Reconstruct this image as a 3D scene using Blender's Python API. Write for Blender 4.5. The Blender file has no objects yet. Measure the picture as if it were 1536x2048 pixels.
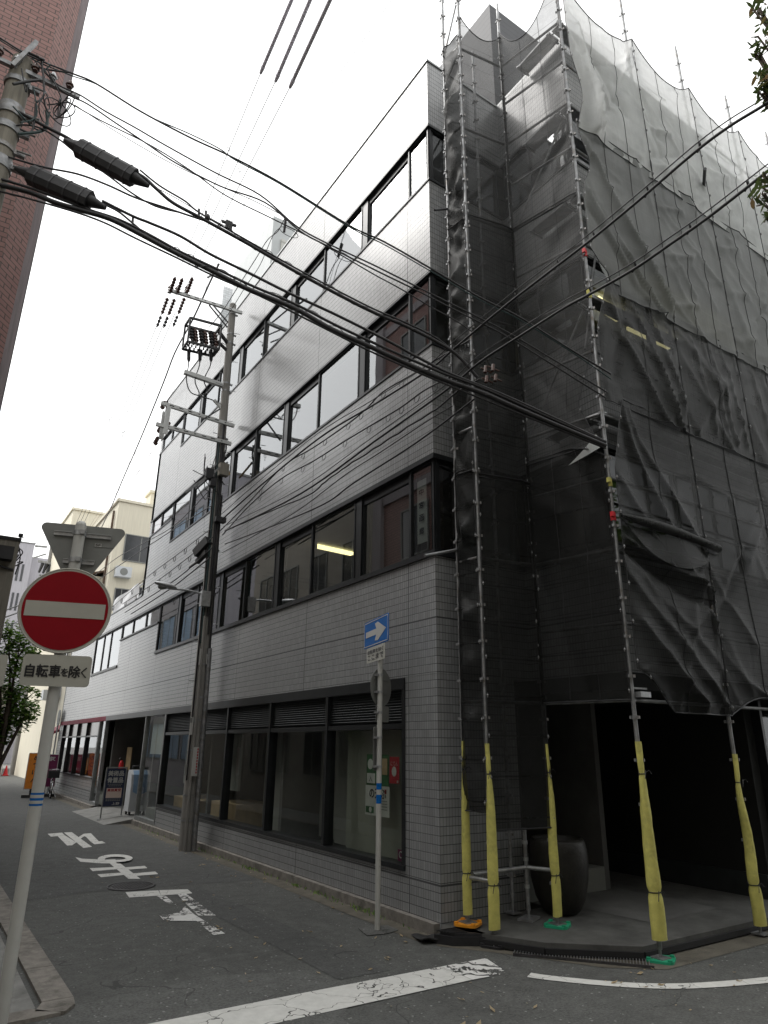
import bpy, math, random
from math import radians, sin, cos, pi, sqrt, exp, floor
from mathutils import Vector as V, Matrix

RNG = random.Random(7)
scene = bpy.context.scene
COL = scene.collection
ROADZ = -0.12                       # the kerb top is z = 0, the road lies 12 cm lower

# ------------------------------------------------------------------ camera solved from the photograph
F_PX, PITCH, ROLL, AZ, CAMH = 1354.8, 0.33287, 0.00903, 0.58556, 1.9
CAM = V((-5.434, -6.938, CAMH))
_fw = V((sin(AZ)*cos(PITCH), cos(AZ)*cos(PITCH), sin(PITCH)))
_r0 = V((cos(AZ), -sin(AZ), 0)); _u0 = _r0.cross(_fw)
CR = _r0*cos(ROLL) + _u0*sin(ROLL); CU = -_r0*sin(ROLL) + _u0*cos(ROLL); CF = _fw

def ray(x, y): return CR*(x-768) - CU*(y-1024) + CF*F_PX
def on(x, y, ax, val):              # the point of the survey plane (axis = value) that the photo shows at x, y
    d = ray(x, y); return CAM + d*((val-CAM[ax])/d[ax])
def gnd(x, y, z=ROADZ): return on(x, y, 2, z)
def onv(x, y, a, b):                # the same on the vertical plane through plan points a, b
    n = V((-(b[1]-a[1]), b[0]-a[0], 0)); d = ray(x, y)
    return CAM + d*((V((a[0], a[1], 0))-CAM).dot(n)/d.dot(n))

# ------------------------------------------------------------------ mesh builder
class MB:
    def __init__(s): s.v = []; s.f = []; s.sm = []
    def add(s, vs, fs, smooth=False):
        o = len(s.v); s.v += [V(p) for p in vs]
        for f in fs: s.f.append([i+o for i in f]); s.sm.append(smooth)
        return s
    def box(s, x0, x1, y0, y1, z0, z1):
        return s.obox(V(((x0+x1)/2, (y0+y1)/2, (z0+z1)/2)), V((1,0,0)), V((0,1,0)), V((0,0,1)), abs(x1-x0)/2, abs(y1-y0)/2, abs(z1-z0)/2)
    def obox(s, c, ax, ay, az, hx, hy, hz):
        c = V(c); ax = V(ax)*hx; ay = V(ay)*hy; az = V(az)*hz
        vs = [c+ax*i+ay*j+az*k for k in (-1,1) for j in (-1,1) for i in (-1,1)]
        return s.add(vs, [(0,2,3,1),(4,5,7,6),(0,1,5,4),(2,6,7,3),(0,4,6,2),(1,3,7,5)])
    def bar(s, a, b, w, h, up=(0,0,1)):
        a = V(a); b = V(b); d = (b-a); L = d.length; d.normalize()
        up = V(up)
        if abs(d.dot(up)) > .98: up = V((1,0,0))
        sd = d.cross(up).normalized(); u = sd.cross(d)
        return s.obox((a+b)/2, d, sd, u, L/2, w/2, h/2)
    def cyl(s, a, b, r0, r1=None, n=12, cap=True, smooth=True):
        a = V(a); b = V(b); r1 = r0 if r1 is None else r1
        d = (b-a).normalized(); t = V((1,0,0)) if abs(d.x) < .9 else V((0,1,0))
        p = d.cross(t).normalized(); q = d.cross(p)
        vs = []
        for c, r in ((a, r0), (b, r1)):
            for i in range(n):
                t = 2*pi*i/n; vs.append(c+p*(r*cos(t))+q*(r*sin(t)))
        s.add(vs, [(i, (i+1) % n, n+(i+1) % n, n+i) for i in range(n)], smooth)
        if cap:
            s.add(vs[:n], [tuple(range(n))[::-1]]); s.add(vs[n:], [tuple(range(n))])
        return s
    def tube(s, pts, r, n=6, closed=False):
        pts = [V(p) for p in pts]; m = len(pts); rings = []
        rr = r if callable(r) else (lambda t: r)
        prev = None
        for i, p in enumerate(pts):
            if closed: d = pts[(i+1) % m]-pts[i-1]
            else: d = pts[min(i+1, m-1)]-pts[max(i-1, 0)]
            if d.length < 1e-9: d = V((0,0,1))
            d.normalize()
            if prev is None:
                t = V((0,0,1)) if abs(d.z) < .9 else V((1,0,0)); a = d.cross(t).normalized()
            else:
                a = prev - d*prev.dot(d)
                a = a.normalized() if a.length > 1e-6 else d.orthogonal().normalized()
            prev = a; b = d.cross(a); R = rr(i/max(1, m-1))
            rings.append([p+a*(R*cos(2*pi*k/n))+b*(R*sin(2*pi*k/n)) for k in range(n)])
        vs = [q for g in rings for q in g]; fs = []
        for i in range(m if closed else m-1):
            j = (i+1) % m
            for k in range(n): fs.append((i*n+k, i*n+(k+1) % n, j*n+(k+1) % n, j*n+k))
        s.add(vs, fs, True)
        if not closed:
            s.add(rings[0], [tuple(range(n))[::-1]]); s.add(rings[-1], [tuple(range(n))])
        return s
    def prism(s, poly, vec):
        poly = [V(p) for p in poly]; vec = V(vec); n = len(poly)
        return s.add(poly+[p+vec for p in poly], [tuple(range(n))[::-1], tuple(range(n, 2*n))] + [(i, (i+1) % n, n+(i+1) % n, n+i) for i in range(n)])
    def poly(s, pts): return s.add(pts, [tuple(range(len(pts)))])
    def grid(s, fn, nu, nv, smooth=True):
        vs = [fn(i/nu, j/nv) for j in range(nv+1) for i in range(nu+1)]
        return s.add(vs, [(j*(nu+1)+i, j*(nu+1)+i+1, (j+1)*(nu+1)+i+1, (j+1)*(nu+1)+i) for j in range(nv) for i in range(nu)], smooth)
    def ball(s, c, r, n=10, sz=1.0):
        c = V(c); m = n//2
        def fn(u, v):
            a = 2*pi*u; b = pi*(v-.5)
            return c+V((r*cos(a)*cos(b), r*sin(a)*cos(b), r*sz*sin(b)))
        return s.grid(fn, n, m)
    def lathe(s, c, prof, n=24, ang=None):
        c = V(c)
        def fn(u, v):
            k = v*(len(prof)-1); i = min(int(k), len(prof)-2); t = k-i
            r = prof[i][0]*(1-t)+prof[i+1][0]*t; z = prof[i][1]*(1-t)+prof[i+1][1]*t
            return c+V((r*cos(2*pi*u), r*sin(2*pi*u), z))
        return s.grid(fn, n, len(prof)-1)
    def build(s, name, mat, parent=None, org=None):
        me = bpy.data.meshes.new(name)
        o = V(org) if org is not None else V((0,0,0))
        p = parent
        while p is not None: o = o + V(p.location); p = p.parent
        me.from_pydata([tuple(q-o) for q in s.v], [], s.f)
        me.polygons.foreach_set('use_smooth', s.sm); me.update()
        if mat: me.materials.append(mat)
        ob = bpy.data.objects.new(name, me); COL.objects.link(ob)
        if parent is not None: ob.parent = parent
        return ob

def tag(o, label=None, cat=None, group=None, kind=None):
    if label: o['label'] = label
    if cat: o['category'] = cat
    if group: o['group'] = group
    if kind: o['kind'] = kind
    return o
def thing(name, label, cat, loc=(0,0,0), group=None):
    o = bpy.data.objects.new(name, None); COL.objects.link(o); o.location = loc
    o.empty_display_size = .2
    return tag(o, label, cat, group)
def setting(name, mb, mat): return tag(mb.build(name, mat), kind='structure')
def copy_tree(o, loc=None, parent=None):
    c = o.copy(); COL.objects.link(c)
    if parent is not None: c.parent = parent
    if loc is not None: c.location = loc
    for ch in list(o.children): copy_tree(ch, None, c)
    return c

def smooth_path(P, k=6):
    P = [V(p) for p in P]
    if len(P) < 3: return P
    out = []
    for i in range(len(P)-1):
        p0 = P[max(i-1, 0)]; p1 = P[i]; p2 = P[i+1]; p3 = P[min(i+2, len(P)-1)]
        for j in range(k):
            t = j/k
            out.append(.5*((2*p1)+(p2-p0)*t+(2*p0-5*p1+4*p2-p3)*t*t+(3*p1-p0-3*p2+p3)*t*t*t))
    return out+[P[-1]]

# ------------------------------------------------------------------ materials
class NT:
    def __init__(s, m): s.m = m; s.t = m.node_tree; s.n = s.t.nodes; s.l = s.t.links
    def new(s, typ, **k):
        n = s.n.new(typ)
        for a, b in k.items(): setattr(n, a, b)
        return n
    def link(s, a, b): s.l.new(a, b)
    def put(s, sock, val):
        if hasattr(val, 'is_linked') or hasattr(val, 'links'): s.l.new(val, sock)
        else: sock.default_value = val
    def math(s, op, a, b=0.0, c=None, clamp=False):
        n = s.new('ShaderNodeMath', operation=op, use_clamp=clamp)
        s.put(n.inputs[0], a); s.put(n.inputs[1], b)
        if c is not None: s.put(n.inputs[2], c)
        return n.outputs[0]
    def mixc(s, f, a, b):
        n = s.new('ShaderNodeMix', data_type='RGBA')
        s.put(n.inputs[0], f); s.put(n.inputs[6], a); s.put(n.inputs[7], b)
        return n.outputs[2]
    def obj(s):
        return s.new('ShaderNodeTexCoord').outputs['Object']
    def noise(s, vec, scale, detail=4, rough=.55):
        n = s.new('ShaderNodeTexNoise'); s.link(vec, n.inputs['Vector'])
        n.inputs['Scale'].default_value = scale; n.inputs['Detail'].default_value = detail; n.inputs['Roughness'].default_value = rough
        return n.outputs['Fac']
    def ramp(s, f, lo, hi):
        n = s.new('ShaderNodeMapRange'); s.put(n.inputs[0], f); n.inputs[1].default_value = lo; n.inputs[2].default_value = hi
        return n.outputs[0]
    def bump(s, h, strength=.3, dist=.01):
        n = s.new('ShaderNodeBump'); s.link(h, n.inputs['Height']); n.inputs['Strength'].default_value = strength; n.inputs['Distance'].default_value = dist
        return n.outputs[0]
def c4(c): return (c[0], c[1], c[2], 1.0)
def newmat(name):
    m = bpy.data.materials.new(name); m.use_nodes = True; t = NT(m)
    return m, t, t.n['Principled BSDF']
_MC = {}
def mat(name, base, rough=.6, metal=0.0, var=.18, vs=3.0, bump=0.0, bs=40.0, spec=.5, dirt=None, streak=False):
    if name in _MC: return _MC[name]
    m, t, b = newmat(name)
    co = t.obj()
    if streak:
        mp = t.new('ShaderNodeMapping'); t.link(co, mp.inputs[0]); mp.inputs['Scale'].default_value = (6, 6, .35); cv = mp.outputs[0]
    else: cv = co
    n = t.noise(cv, vs, 6, .62)
    f = t.ramp(n, .3, .7)
    lo = tuple(max(0, x*(1-var)) for x in base); hi = tuple(min(1, x*(1+var)) for x in base)
    col = t.mixc(f, c4(lo), c4(hi))
    if dirt:
        n2 = t.noise(co, vs*.45+.3, 5, .7); col = t.mixc(t.ramp(n2, .52, .75), col, c4(dirt))
    t.link(col, b.inputs['Base Color'])
    b.inputs['Roughness'].default_value = rough; b.inputs['Metallic'].default_value = metal
    b.inputs['Specular IOR Level'].default_value = spec
    if bump: t.link(t.bump(t.noise(co, bs, 4, .6), bump, .01), b.inputs['Normal'])
    _MC[name] = m
    return m

def grid_mask(t, s, period, width, offset=0.0):
    # 1 inside a line of `width` that repeats every `period`
    fr = t.math('FRACT', t.math('DIVIDE', t.math('SUBTRACT', s, offset), period))
    return t.math('LESS_THAN', fr, width/period)

def tile_material(name, base, tw, th, grout, rough=.3, joints=True, gw=.0085):
    m, t, b = newmat(name)
    co = t.obj(); sx = t.new('ShaderNodeSeparateXYZ'); t.link(co, sx.inputs[0]); x, y, z = sx.outputs
    geo = t.new('ShaderNodeNewGeometry'); sn = t.new('ShaderNodeSeparateXYZ'); t.link(geo.outputs['Normal'], sn.inputs[0])
    isx = t.math('GREATER_THAN', t.math('ABSOLUTE', sn.outputs[0]), .5)
    mixs = t.new('ShaderNodeMix', data_type='FLOAT'); t.link(isx, mixs.inputs[0]); t.link(x, mixs.inputs[2]); t.link(y, mixs.inputs[3])
    s = mixs.outputs[0]
    gv = grid_mask(t, s, tw, gw*.7); gh = grid_mask(t, z, th, gw)
    g = t.math('MAXIMUM', t.math('MULTIPLY', gv, .75), gh)
    if joints:
        jv = t.math('MULTIPLY', isx, grid_mask(t, y, 3.065, .016, .612))
        hs = []
        for zz in (.38, 3.5): hs.append(t.math('COMPARE', z, zz, .011))
        g = t.math('MAXIMUM', g, t.math('MAXIMUM', jv, t.math('MAXIMUM', hs[0], hs[1])))
    cell = t.new('ShaderNodeCombineXYZ')
    t.link(t.math('FLOOR', t.math('DIVIDE', s, tw)), cell.inputs[0]); t.link(t.math('FLOOR', t.math('DIVIDE', z, th)), cell.inputs[1])
    wn = t.new('ShaderNodeTexWhiteNoise', noise_dimensions='2D'); t.link(cell.outputs[0], wn.inputs[0])
    big = t.noise(co, .55, 5, .65)
    lo = tuple(c*.86 for c in base); hi = tuple(c*1.12 for c in base)
    col = t.mixc(wn.outputs[0], c4(lo), c4(hi))
    mp = t.new('ShaderNodeMapping'); t.link(co, mp.inputs[0]); mp.inputs['Scale'].default_value = (2.4, 2.4, .22)
    st = t.noise(mp.outputs[0], 1.3, 6, .7)
    col = t.mixc(t.math('MULTIPLY', t.ramp(st, .48, .78), .5), col, c4(tuple(c*.6 for c in base)))
    col = t.mixc(t.math('MULTIPLY', t.ramp(big, .45, .75), .25), col, c4(tuple(c*.75 for c in base)))
    mw = t.new('ShaderNodeMapping'); t.link(co, mw.inputs[0]); mw.inputs['Scale'].default_value = (5, 5, .6)
    col = t.mixc(t.math('MULTIPLY', t.ramp(t.noise(mw.outputs[0], 1.9, 4, .6), .7, .78), .3), col, c4((.55,.55,.53)))
    col = t.mixc(g, col, c4(grout))
    t.link(col, b.inputs['Base Color'])
    r = t.math('ADD', t.math('MULTIPLY', g, .45), t.math('ADD', rough, t.math('MULTIPLY', wn.outputs[0], .1)))
    t.link(r, b.inputs['Roughness'])
    b.inputs['Specular IOR Level'].default_value = .75; b.inputs['Coat Weight'].default_value = .4; b.inputs['Coat Roughness'].default_value = .16
    t.link(t.bump(t.math('SUBTRACT', 1.0, g), .5, .004), b.inputs['Normal'])
    return m

def glass_material(name, tint=(.55,.58,.57), refl=.1):
    m, t, b = newmat(name); t.n.remove(b); out = t.n['Material Output']
    tr = t.new('ShaderNodeBsdfTransparent'); tr.inputs[0].default_value = c4(tint)
    gl = t.new('ShaderNodeBsdfGlossy'); gl.inputs['Roughness'].default_value = .015
    gl.inputs[0].default_value = (.93,.95,.97,1)
    co = t.obj(); t.link(t.bump(t.noise(co, .9, 2, .4), .06, .02), gl.inputs['Normal'])
    lw = t.new('ShaderNodeLayerWeight'); lw.inputs[0].default_value = .5
    f = t.math('ADD', refl, t.math('MULTIPLY', t.math('POWER', lw.outputs['Facing'], 5.0), 1-refl), clamp=True)
    mx = t.new('ShaderNodeMixShader'); t.link(f, mx.inputs[0]); t.link(tr.outputs[0], mx.inputs[1]); t.link(gl.outputs[0], mx.inputs[2])
    t.link(mx.outputs[0], out.inputs[0])
    return m

def net_material(name, base, opac, trans=.35, spec=.35):
    m, t, b = newmat(name); out = t.n['Material Output']
    co = t.obj()
    n = t.noise(co, 1.1, 6, .7)
    col = t.mixc(t.ramp(n, .3, .75), c4(tuple(c*.65 for c in base)), c4(tuple(c*1.4 for c in base)))
    mp = t.new('ShaderNodeMapping'); t.link(co, mp.inputs[0]); mp.inputs['Scale'].default_value = (14, 14, .5)
    col = t.mixc(t.math('MULTIPLY', t.ramp(t.noise(mp.outputs[0], 2.0, 3, .6), .55, .75), .35), col, c4(tuple(min(1, c*2.0) for c in base)))
    sz = t.new('ShaderNodeSeparateXYZ'); t.link(co, sz.inputs[0])
    band = grid_mask(t, sz.outputs[2], .45, .02, .1)
    col = t.mixc(t.math('MULTIPLY', band, .4), col, c4(tuple(c*.4 for c in base)))
    t.link(col, b.inputs['Base Color']); b.inputs['Roughness'].default_value = .5; b.inputs['Specular IOR Level'].default_value = spec
    mr = t.new('ShaderNodeMapping'); t.link(co, mr.inputs[0]); mr.inputs['Rotation'].default_value = (0, radians(38), 0); mr.inputs['Scale'].default_value = (7, 7, .7)
    t.link(t.bump(t.noise(mr.outputs[0], 1.4, 4, .65), .35, .02), b.inputs['Normal'])
    tl = t.new('ShaderNodeBsdfTranslucent'); tl.inputs[0].default_value = c4(tuple(min(1, c*2.2) for c in base))
    m1 = t.new('ShaderNodeMixShader'); m1.inputs[0].default_value = trans; t.link(b.outputs[0], m1.inputs[1]); t.link(tl.outputs[0], m1.inputs[2])
    tr = t.new('ShaderNodeBsdfTransparent'); tr.inputs[0].default_value = (1,1,1,1)
    op = t.math('ADD', t.math('ADD', opac, t.math('MULTIPLY', band, .12)), t.math('MULTIPLY', t.math('SUBTRACT', t.noise(co, 2.3, 5, .7), .5), .3), clamp=True)
    m2 = t.new('ShaderNodeMixShader'); t.link(op, m2.inputs[0]); t.link(tr.outputs[0], m2.inputs[1]); t.link(m1.outputs[0], m2.inputs[2])
    t.link(m2.outputs[0], out.inputs[0])
    return m

def asphalt_material(name, base, patch=.25):
    m, t, b = newmat(name); co = t.obj()
    fine = t.noise(co, 90, 3, .7); mid = t.noise(co, 7, 6, .7); big = t.noise(co, .5, 5, .6)
    vo = t.new('ShaderNodeTexVoronoi'); t.link(co, vo.inputs['Vector']); vo.inputs['Scale'].default_value = 24
    sp = t.math('LESS_THAN', vo.outputs['Distance'], .26)
    col = t.mixc(t.ramp(t.noise(co, 42, 5, .8), .35, .65), c4(tuple(c*.45 for c in base)), c4(tuple(c*1.5 for c in base)))
    col = t.mixc(t.math('MULTIPLY', t.ramp(big, .35, .7), patch), col, c4(tuple(c*.62 for c in base)))
    col = t.mixc(t.math('MULTIPLY', t.ramp(mid, .42, .75), .55), col, c4(tuple(c*1.7 for c in base)))
    col = t.mixc(t.math('MULTIPLY', t.ramp(t.noise(co, 2.1, 7, .75), .5, .72), .55), col, c4(tuple(c*.5 for c in base)))
    wn = t.new('ShaderNodeTexWhiteNoise'); t.link(vo.outputs['Color'], wn.inputs[0])
    col = t.mixc(t.math('MULTIPLY', sp, t.math('GREATER_THAN', wn.outputs[0], .9)), col, c4(tuple(c*2.6 for c in base)))
    # fine cracks
    wv = t.new('ShaderNodeMapping'); t.link(co, wv.inputs[0])
    nn = t.new('ShaderNodeTexNoise'); t.link(co, nn.inputs[0]); nn.inputs['Scale'].default_value = 1.6
    ad = t.new('ShaderNodeVectorMath', operation='ADD'); sc = t.new('ShaderNodeVectorMath', operation='SCALE'); t.link(nn.outputs['Color'], sc.inputs[0]); sc.inputs[3].default_value = .7
    t.link(co, ad.inputs[0]); t.link(sc.outputs[0], ad.inputs[1])
    v2 = t.new('ShaderNodeTexVoronoi', feature='DISTANCE_TO_EDGE'); t.link(ad.outputs[0], v2.inputs['Vector']); v2.inputs['Scale'].default_value = .55
    ck = t.math('MULTIPLY', t.math('LESS_THAN', v2.outputs['Distance'], .0035), t.math('GREATER_THAN', t.noise(co, .8, 2), .5))
    col = t.mixc(t.math('MULTIPLY', ck, .7), col, c4(tuple(c*.4 for c in base)))
    t.link(col, b.inputs['Base Color']); b.inputs['Roughness'].default_value = .82; b.inputs['Specular IOR Level'].default_value = .35
    t.link(t.bump(t.math('ADD', fine, t.math('MULTIPLY', sp, .5)), .55, .006), b.inputs['Normal'])
    return m

def paint_material(name, base, wear=.46, crack=.012):
    m, t, b = newmat(name); co = t.obj(); out = t.n['Material Output']
    n1 = t.noise(co, 3.2, 8, .72); n2 = t.noise(co, 26, 4, .7)
    nn = t.new('ShaderNodeTexNoise'); t.link(co, nn.inputs[0]); nn.inputs['Scale'].default_value = 5
    sc = t.new('ShaderNodeVectorMath', operation='SCALE'); t.link(nn.outputs['Color'], sc.inputs[0]); sc.inputs[3].default_value = .28
    ad = t.new('ShaderNodeVectorMath', operation='ADD'); t.link(co, ad.inputs[0]); t.link(sc.outputs[0], ad.inputs[1])
    vo = t.new('ShaderNodeTexVoronoi', feature='DISTANCE_TO_EDGE'); t.link(ad.outputs[0], vo.inputs['Vector']); vo.inputs['Scale'].default_value = 2.6
    ck = t.math('LESS_THAN', vo.outputs['Distance'], t.math('MULTIPLY', t.ramp(n1, .35, .75), crack*3))
    wn = t.math('LESS_THAN', t.math('ADD', t.math('MULTIPLY', n1, .75), t.math('MULTIPLY', n2, .25)), wear-.1)
    hole = t.math('MAXIMUM', ck, wn)
    col = t.mixc(t.ramp(t.noise(co, 9, 6, .7), .3, .75), c4(tuple(c*.78 for c in base)), c4(base))
    t.link(col, b.inputs['Base Color']); b.inputs['Roughness'].default_value = .7
    tr = t.new('ShaderNodeBsdfTransparent'); mx = t.new('ShaderNodeMixShader')
    t.link(hole, mx.inputs[0]); t.link(b.outputs[0], mx.inputs[1]); t.link(tr.outputs[0], mx.inputs[2]); t.link(mx.outputs[0], out.inputs[0])
    return m

def brick_material(name, c1, c2, mortar, bw, bh, ms=.008):
    m, t, b = newmat(name); co = t.obj(); sx = t.new('ShaderNodeSeparateXYZ'); t.link(co, sx.inputs[0])
    geo = t.new('ShaderNodeNewGeometry'); sn = t.new('ShaderNodeSeparateXYZ'); t.link(geo.outputs['Normal'], sn.inputs[0])
    isx = t.math('GREATER_THAN', t.math('ABSOLUTE', sn.outputs[0]), .5)
    mixs = t.new('ShaderNodeMix', data_type='FLOAT'); t.link(isx, mixs.inputs[0]); t.link(sx.outputs[0], mixs.inputs[2]); t.link(sx.outputs[1], mixs.inputs[3])
    cb = t.new('ShaderNodeCombineXYZ'); t.link(mixs.outputs[0], cb.inputs[0]); t.link(sx.outputs[2], cb.inputs[1])
    br = t.new('ShaderNodeTexBrick'); t.link(cb.outputs[0], br.inputs['Vector'])
    br.inputs['Color1'].default_value = c4(c1); br.inputs['Color2'].default_value = c4(c2); br.inputs['Mortar'].default_value = c4(mortar)
    br.inputs['Scale'].default_value = 1; br.inputs['Mortar Size'].default_value = ms; br.inputs['Brick Width'].default_value = bw; br.inputs['Row Height'].default_value = bh
    n = t.noise(co, 2.2, 6, .7)
    col = t.mixc(t.math('MULTIPLY', t.ramp(n, .4, .8), .35), br.outputs['Color'], c4(tuple(c*.6 for c in c1)))
    t.link(col, b.inputs['Base Color']); b.inputs['Roughness'].default_value = .7
    t.link(t.bump(t.math('SUBTRACT', 1.0, br.outputs['Fac']), .6, .006), b.inputs['Normal'])
    return m

def leaf_material(name, a, b_, c):
    m, t, b = newmat(name); out = t.n['Material Output']
    oi = t.new('ShaderNodeNewGeometry'); r = oi.outputs['Random Per Island']
    col = t.mixc(t.ramp(r, 0, .6), c4(a), c4(b_)); col = t.mixc(t.ramp(r, .75, 1), col, c4(c))
    t.link(col, b.inputs['Base Color']); b.inputs['Roughness'].default_value = .45
    tl = t.new('ShaderNodeBsdfTranslucent'); t.link(col, tl.inputs[0])
    mx = t.new('ShaderNodeMixShader'); mx.inputs[0].default_value = .35; t.link(b.outputs[0], mx.inputs[1]); t.link(tl.outputs[0], mx.inputs[2]); t.link(mx.outputs[0], out.inputs[0])
    return m
def lamp_material(name, col, strength):
    m, t, b = newmat(name)
    b.inputs['Base Color'].default_value = c4(col); b.inputs['Emission Color'].default_value = c4(col); b.inputs['Emission Strength'].default_value = strength
    return m
def stripe_material(name, base, period, axis=2, depth=.5, duty=.35, rough=.6):
    m, t, b = newmat(name); co = t.obj(); sx = t.new('ShaderNodeSeparateXYZ'); t.link(co, sx.inputs[0])
    g = grid_mask(t, sx.outputs[axis], period, period*duty)
    n = t.noise(co, 2, 5, .6)
    c0 = t.mixc(t.ramp(n, .3, .7), c4(tuple(c*.85 for c in base)), c4(base))
    t.link(t.mixc(g, c0, c4(tuple(c*(1-depth) for c in base))), b.inputs['Base Color']); b.inputs['Roughness'].default_value = rough
    t.link(t.bump(t.math('SUBTRACT', 1.0, g), .5, .01), b.inputs['Normal'])
    return m

M = {}
M['tile'] = tile_material('grey_mosaic_tile', (.262,.268,.27), .0475, .1, (.045,.047,.05))
M['tile_pale'] = tile_material('pale_roof_tile', (.55,.57,.58), .1, .1, (.2,.21,.22), joints=False)
M['glass'] = glass_material('window_glass', refl=.21)
M['glass_dark'] = glass_material('shop_glass', (.8,.83,.8), .05)
M['black_frame'] = mat('black_window_metal', (.018,.02,.022), .35, .3, .25, 6)
M['dark_panel'] = mat('dark_mullion_panel', (.014,.016,.018), .3, .2, .3, 4)
M['louvre'] = mat('louvre_metal', (.03,.034,.035), .5, .2, .2, 6)
M['steel_frame'] = mat('brushed_frame', (.3,.31,.31), .4, .7, .2, 8)
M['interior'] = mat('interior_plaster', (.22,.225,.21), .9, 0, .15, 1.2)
M['interior_dark'] = mat('interior_dark_wall', (.11,.11,.105), .9, 0, .3, 1.2)  # plain dark grey throughout
M['roof'] = mat('roof_concrete', (.3,.3,.3), .9, 0, .2, 2, .3)
M['kerb'] = mat('granite_kerb', (.2,.185,.165), .85, 0, .3, 9, .5, 60, dirt=(.07,.065,.055))
M['concrete'] = mat('concrete_slab', (.2,.2,.19), .85, 0, .22, 4, .3, 50, dirt=(.09,.09,.085))
M['conc_pole'] = mat('pole_concrete', (.23,.222,.205), .85, 0, .25, 5, .3, 60, streak=True)
M['conc_tan'] = mat('weathered_tan_concrete', (.22,.205,.17), .85, 0, .25, 4, .3, 50, streak=True)
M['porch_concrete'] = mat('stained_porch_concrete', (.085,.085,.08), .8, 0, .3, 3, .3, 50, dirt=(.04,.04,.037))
M['gutter'] = mat('mossy_gutter_concrete', (.105,.095,.075), .9, 0, .35, 6, .5, 50, dirt=(.045,.042,.03))
M['asphalt'] = asphalt_material('asphalt', (.082,.084,.08))
M['asphalt_far'] = asphalt_material('smoother_asphalt', (.07,.072,.07), .35)
M['asphalt_pale'] = asphalt_material('newer_asphalt', (.095,.097,.093), .15)
M['paint'] = paint_material('white_road_paint', (.66,.66,.63), .42, .005)
M['paint_worn'] = paint_material('worn_road_paint', (.72,.72,.7), .575, .03)
M['galv'] = mat('galvanised_steel', (.42,.43,.44), .42, .75, .25, 14, .1, 80)
M['galv_dull'] = mat('dull_scaffold_steel', (.26,.265,.27), .5, .6, .35, 10, .15, 60, dirt=(.16,.13,.1))
M['white_pole'] = mat('white_pole_paint', (.46,.46,.435), .4, 0, .07, 5, .05, 60, dirt=(.5,.49,.45))
M['cable'] = mat('black_cable', (.016,.016,.018), .5, 0, .3, 8)
M['cable_thin'] = mat('grey_wire', (.05,.05,.055), .5, 0, .2, 8)
M['cable_red'] = mat('reddish_wire', (.16,.05,.06), .5, 0, .2, 8)
M['cable_green'] = mat('dark_green_cable', (.01,.035,.035), .5, 0, .2, 8)
M['insul_tube'] = mat('lilac_grey_cover', (.78,.76,.84), .5, 0, .1, 4)
M['porcelain'] = mat('brown_porcelain', (.09,.045,.035), .25, 0, .2, 12)
M['white_arm'] = mat('pale_steel_arm', (.5,.51,.5), .5, .4, .12, 8)
M['black_plastic'] = mat('black_plastic', (.018,.018,.02), .55, 0, .3, 7, .1, 40)
M['foam'] = mat('yellow_foam', (.56,.52,.14), .8, 0, .16, 9, .6, 16, dirt=(.36,.33,.11))
M['green_pad'] = mat('green_plastic', (.02,.32,.17), .45, 0, .15, 8)
M['orange_pad'] = mat('orange_plastic', (.75,.3,.02), .45, 0, .15, 8)
M['red'] = mat('sign_red', (.24,.004,.01), .6, 0, .06, 6, spec=.15)
M['white'] = mat('sign_white', (.42,.42,.4), .45, 0, .05, 6)
M['cream'] = mat('cream_sign', (.4,.395,.345), .5, 0, .06, 6)
M['blue'] = mat('sign_blue', (.003,.115,.4), .6, 0, .06, 6, spec=.15)
M['black'] = mat('lettering_black', (.01,.01,.012), .5, 0, .05, 6)
M['sign_back'] = mat('sign_back_grey', (.2,.205,.195), .55, .2, .1, 6, .05, 40)
M['navy'] = mat('navy_board', (.012,.02,.06), .45, 0, .1, 5)
M['pale_pink'] = mat('pale_pink_panel', (.6,.48,.42), .6, 0, .05, 5)
M['brick'] = brick_material('red_brick_tile', (.3,.165,.145), (.25,.135,.12), (.07,.055,.05), .23, .085)
M['mauve_conc'] = mat('mauve_concrete_trim', (.3,.27,.28), .8, 0, .2, 5, .3, 40, streak=True)
M['stucco_cream'] = mat('cream_stucco', (.62,.58,.47), .9, 0, .08, 2, .2, 60, streak=True)
M['stucco_beige'] = mat('beige_stucco', (.3,.275,.235), .9, 0, .1, 2, .2, 60, streak=True)
M['stucco_grey'] = mat('lilac_grey_render', (.38,.37,.4), .9, 0, .1, 1.5, .2, 60, streak=True)
M['dark_glass'] = mat('dark_window', (.03,.032,.036), .12, 0, .2, 3)
M['roof_tile'] = stripe_material('roof_tiles', (.12,.125,.13), .28, 1, .5)
M['brown_wood'] = mat('brown_eave', (.09,.055,.035), .7, 0, .25, 6)
M['charcoal'] = stripe_material('charcoal_siding', (.05,.052,.058), .16, 2, .4, .12)
M['pent_grey'] = mat('grey_cladding', (.42,.44,.44), .6, .1, .07, 3)
M['pent_louvre'] = stripe_material('louvre_cladding', (.5,.5,.46), .35, 2, .35, .2)
M['stone'] = mat('dark_glazed_stone', (.016,.0145,.011), .5, 0, .7, 5, .5, 25, dirt=(.02,.02,.018))
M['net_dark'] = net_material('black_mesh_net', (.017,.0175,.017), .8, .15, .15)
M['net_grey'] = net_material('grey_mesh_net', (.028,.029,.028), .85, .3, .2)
M['net_pale'] = net_material('sky_pale_mesh_net', (.56,.58,.56), .88, .5)  # whitened: sky glow and haze on the top nets put into the colour
M['net_mid'] = net_material('half_lit_mesh_net', (.19,.197,.19), .86, .5)  # skylight on the third net length put into its base colour
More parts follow.
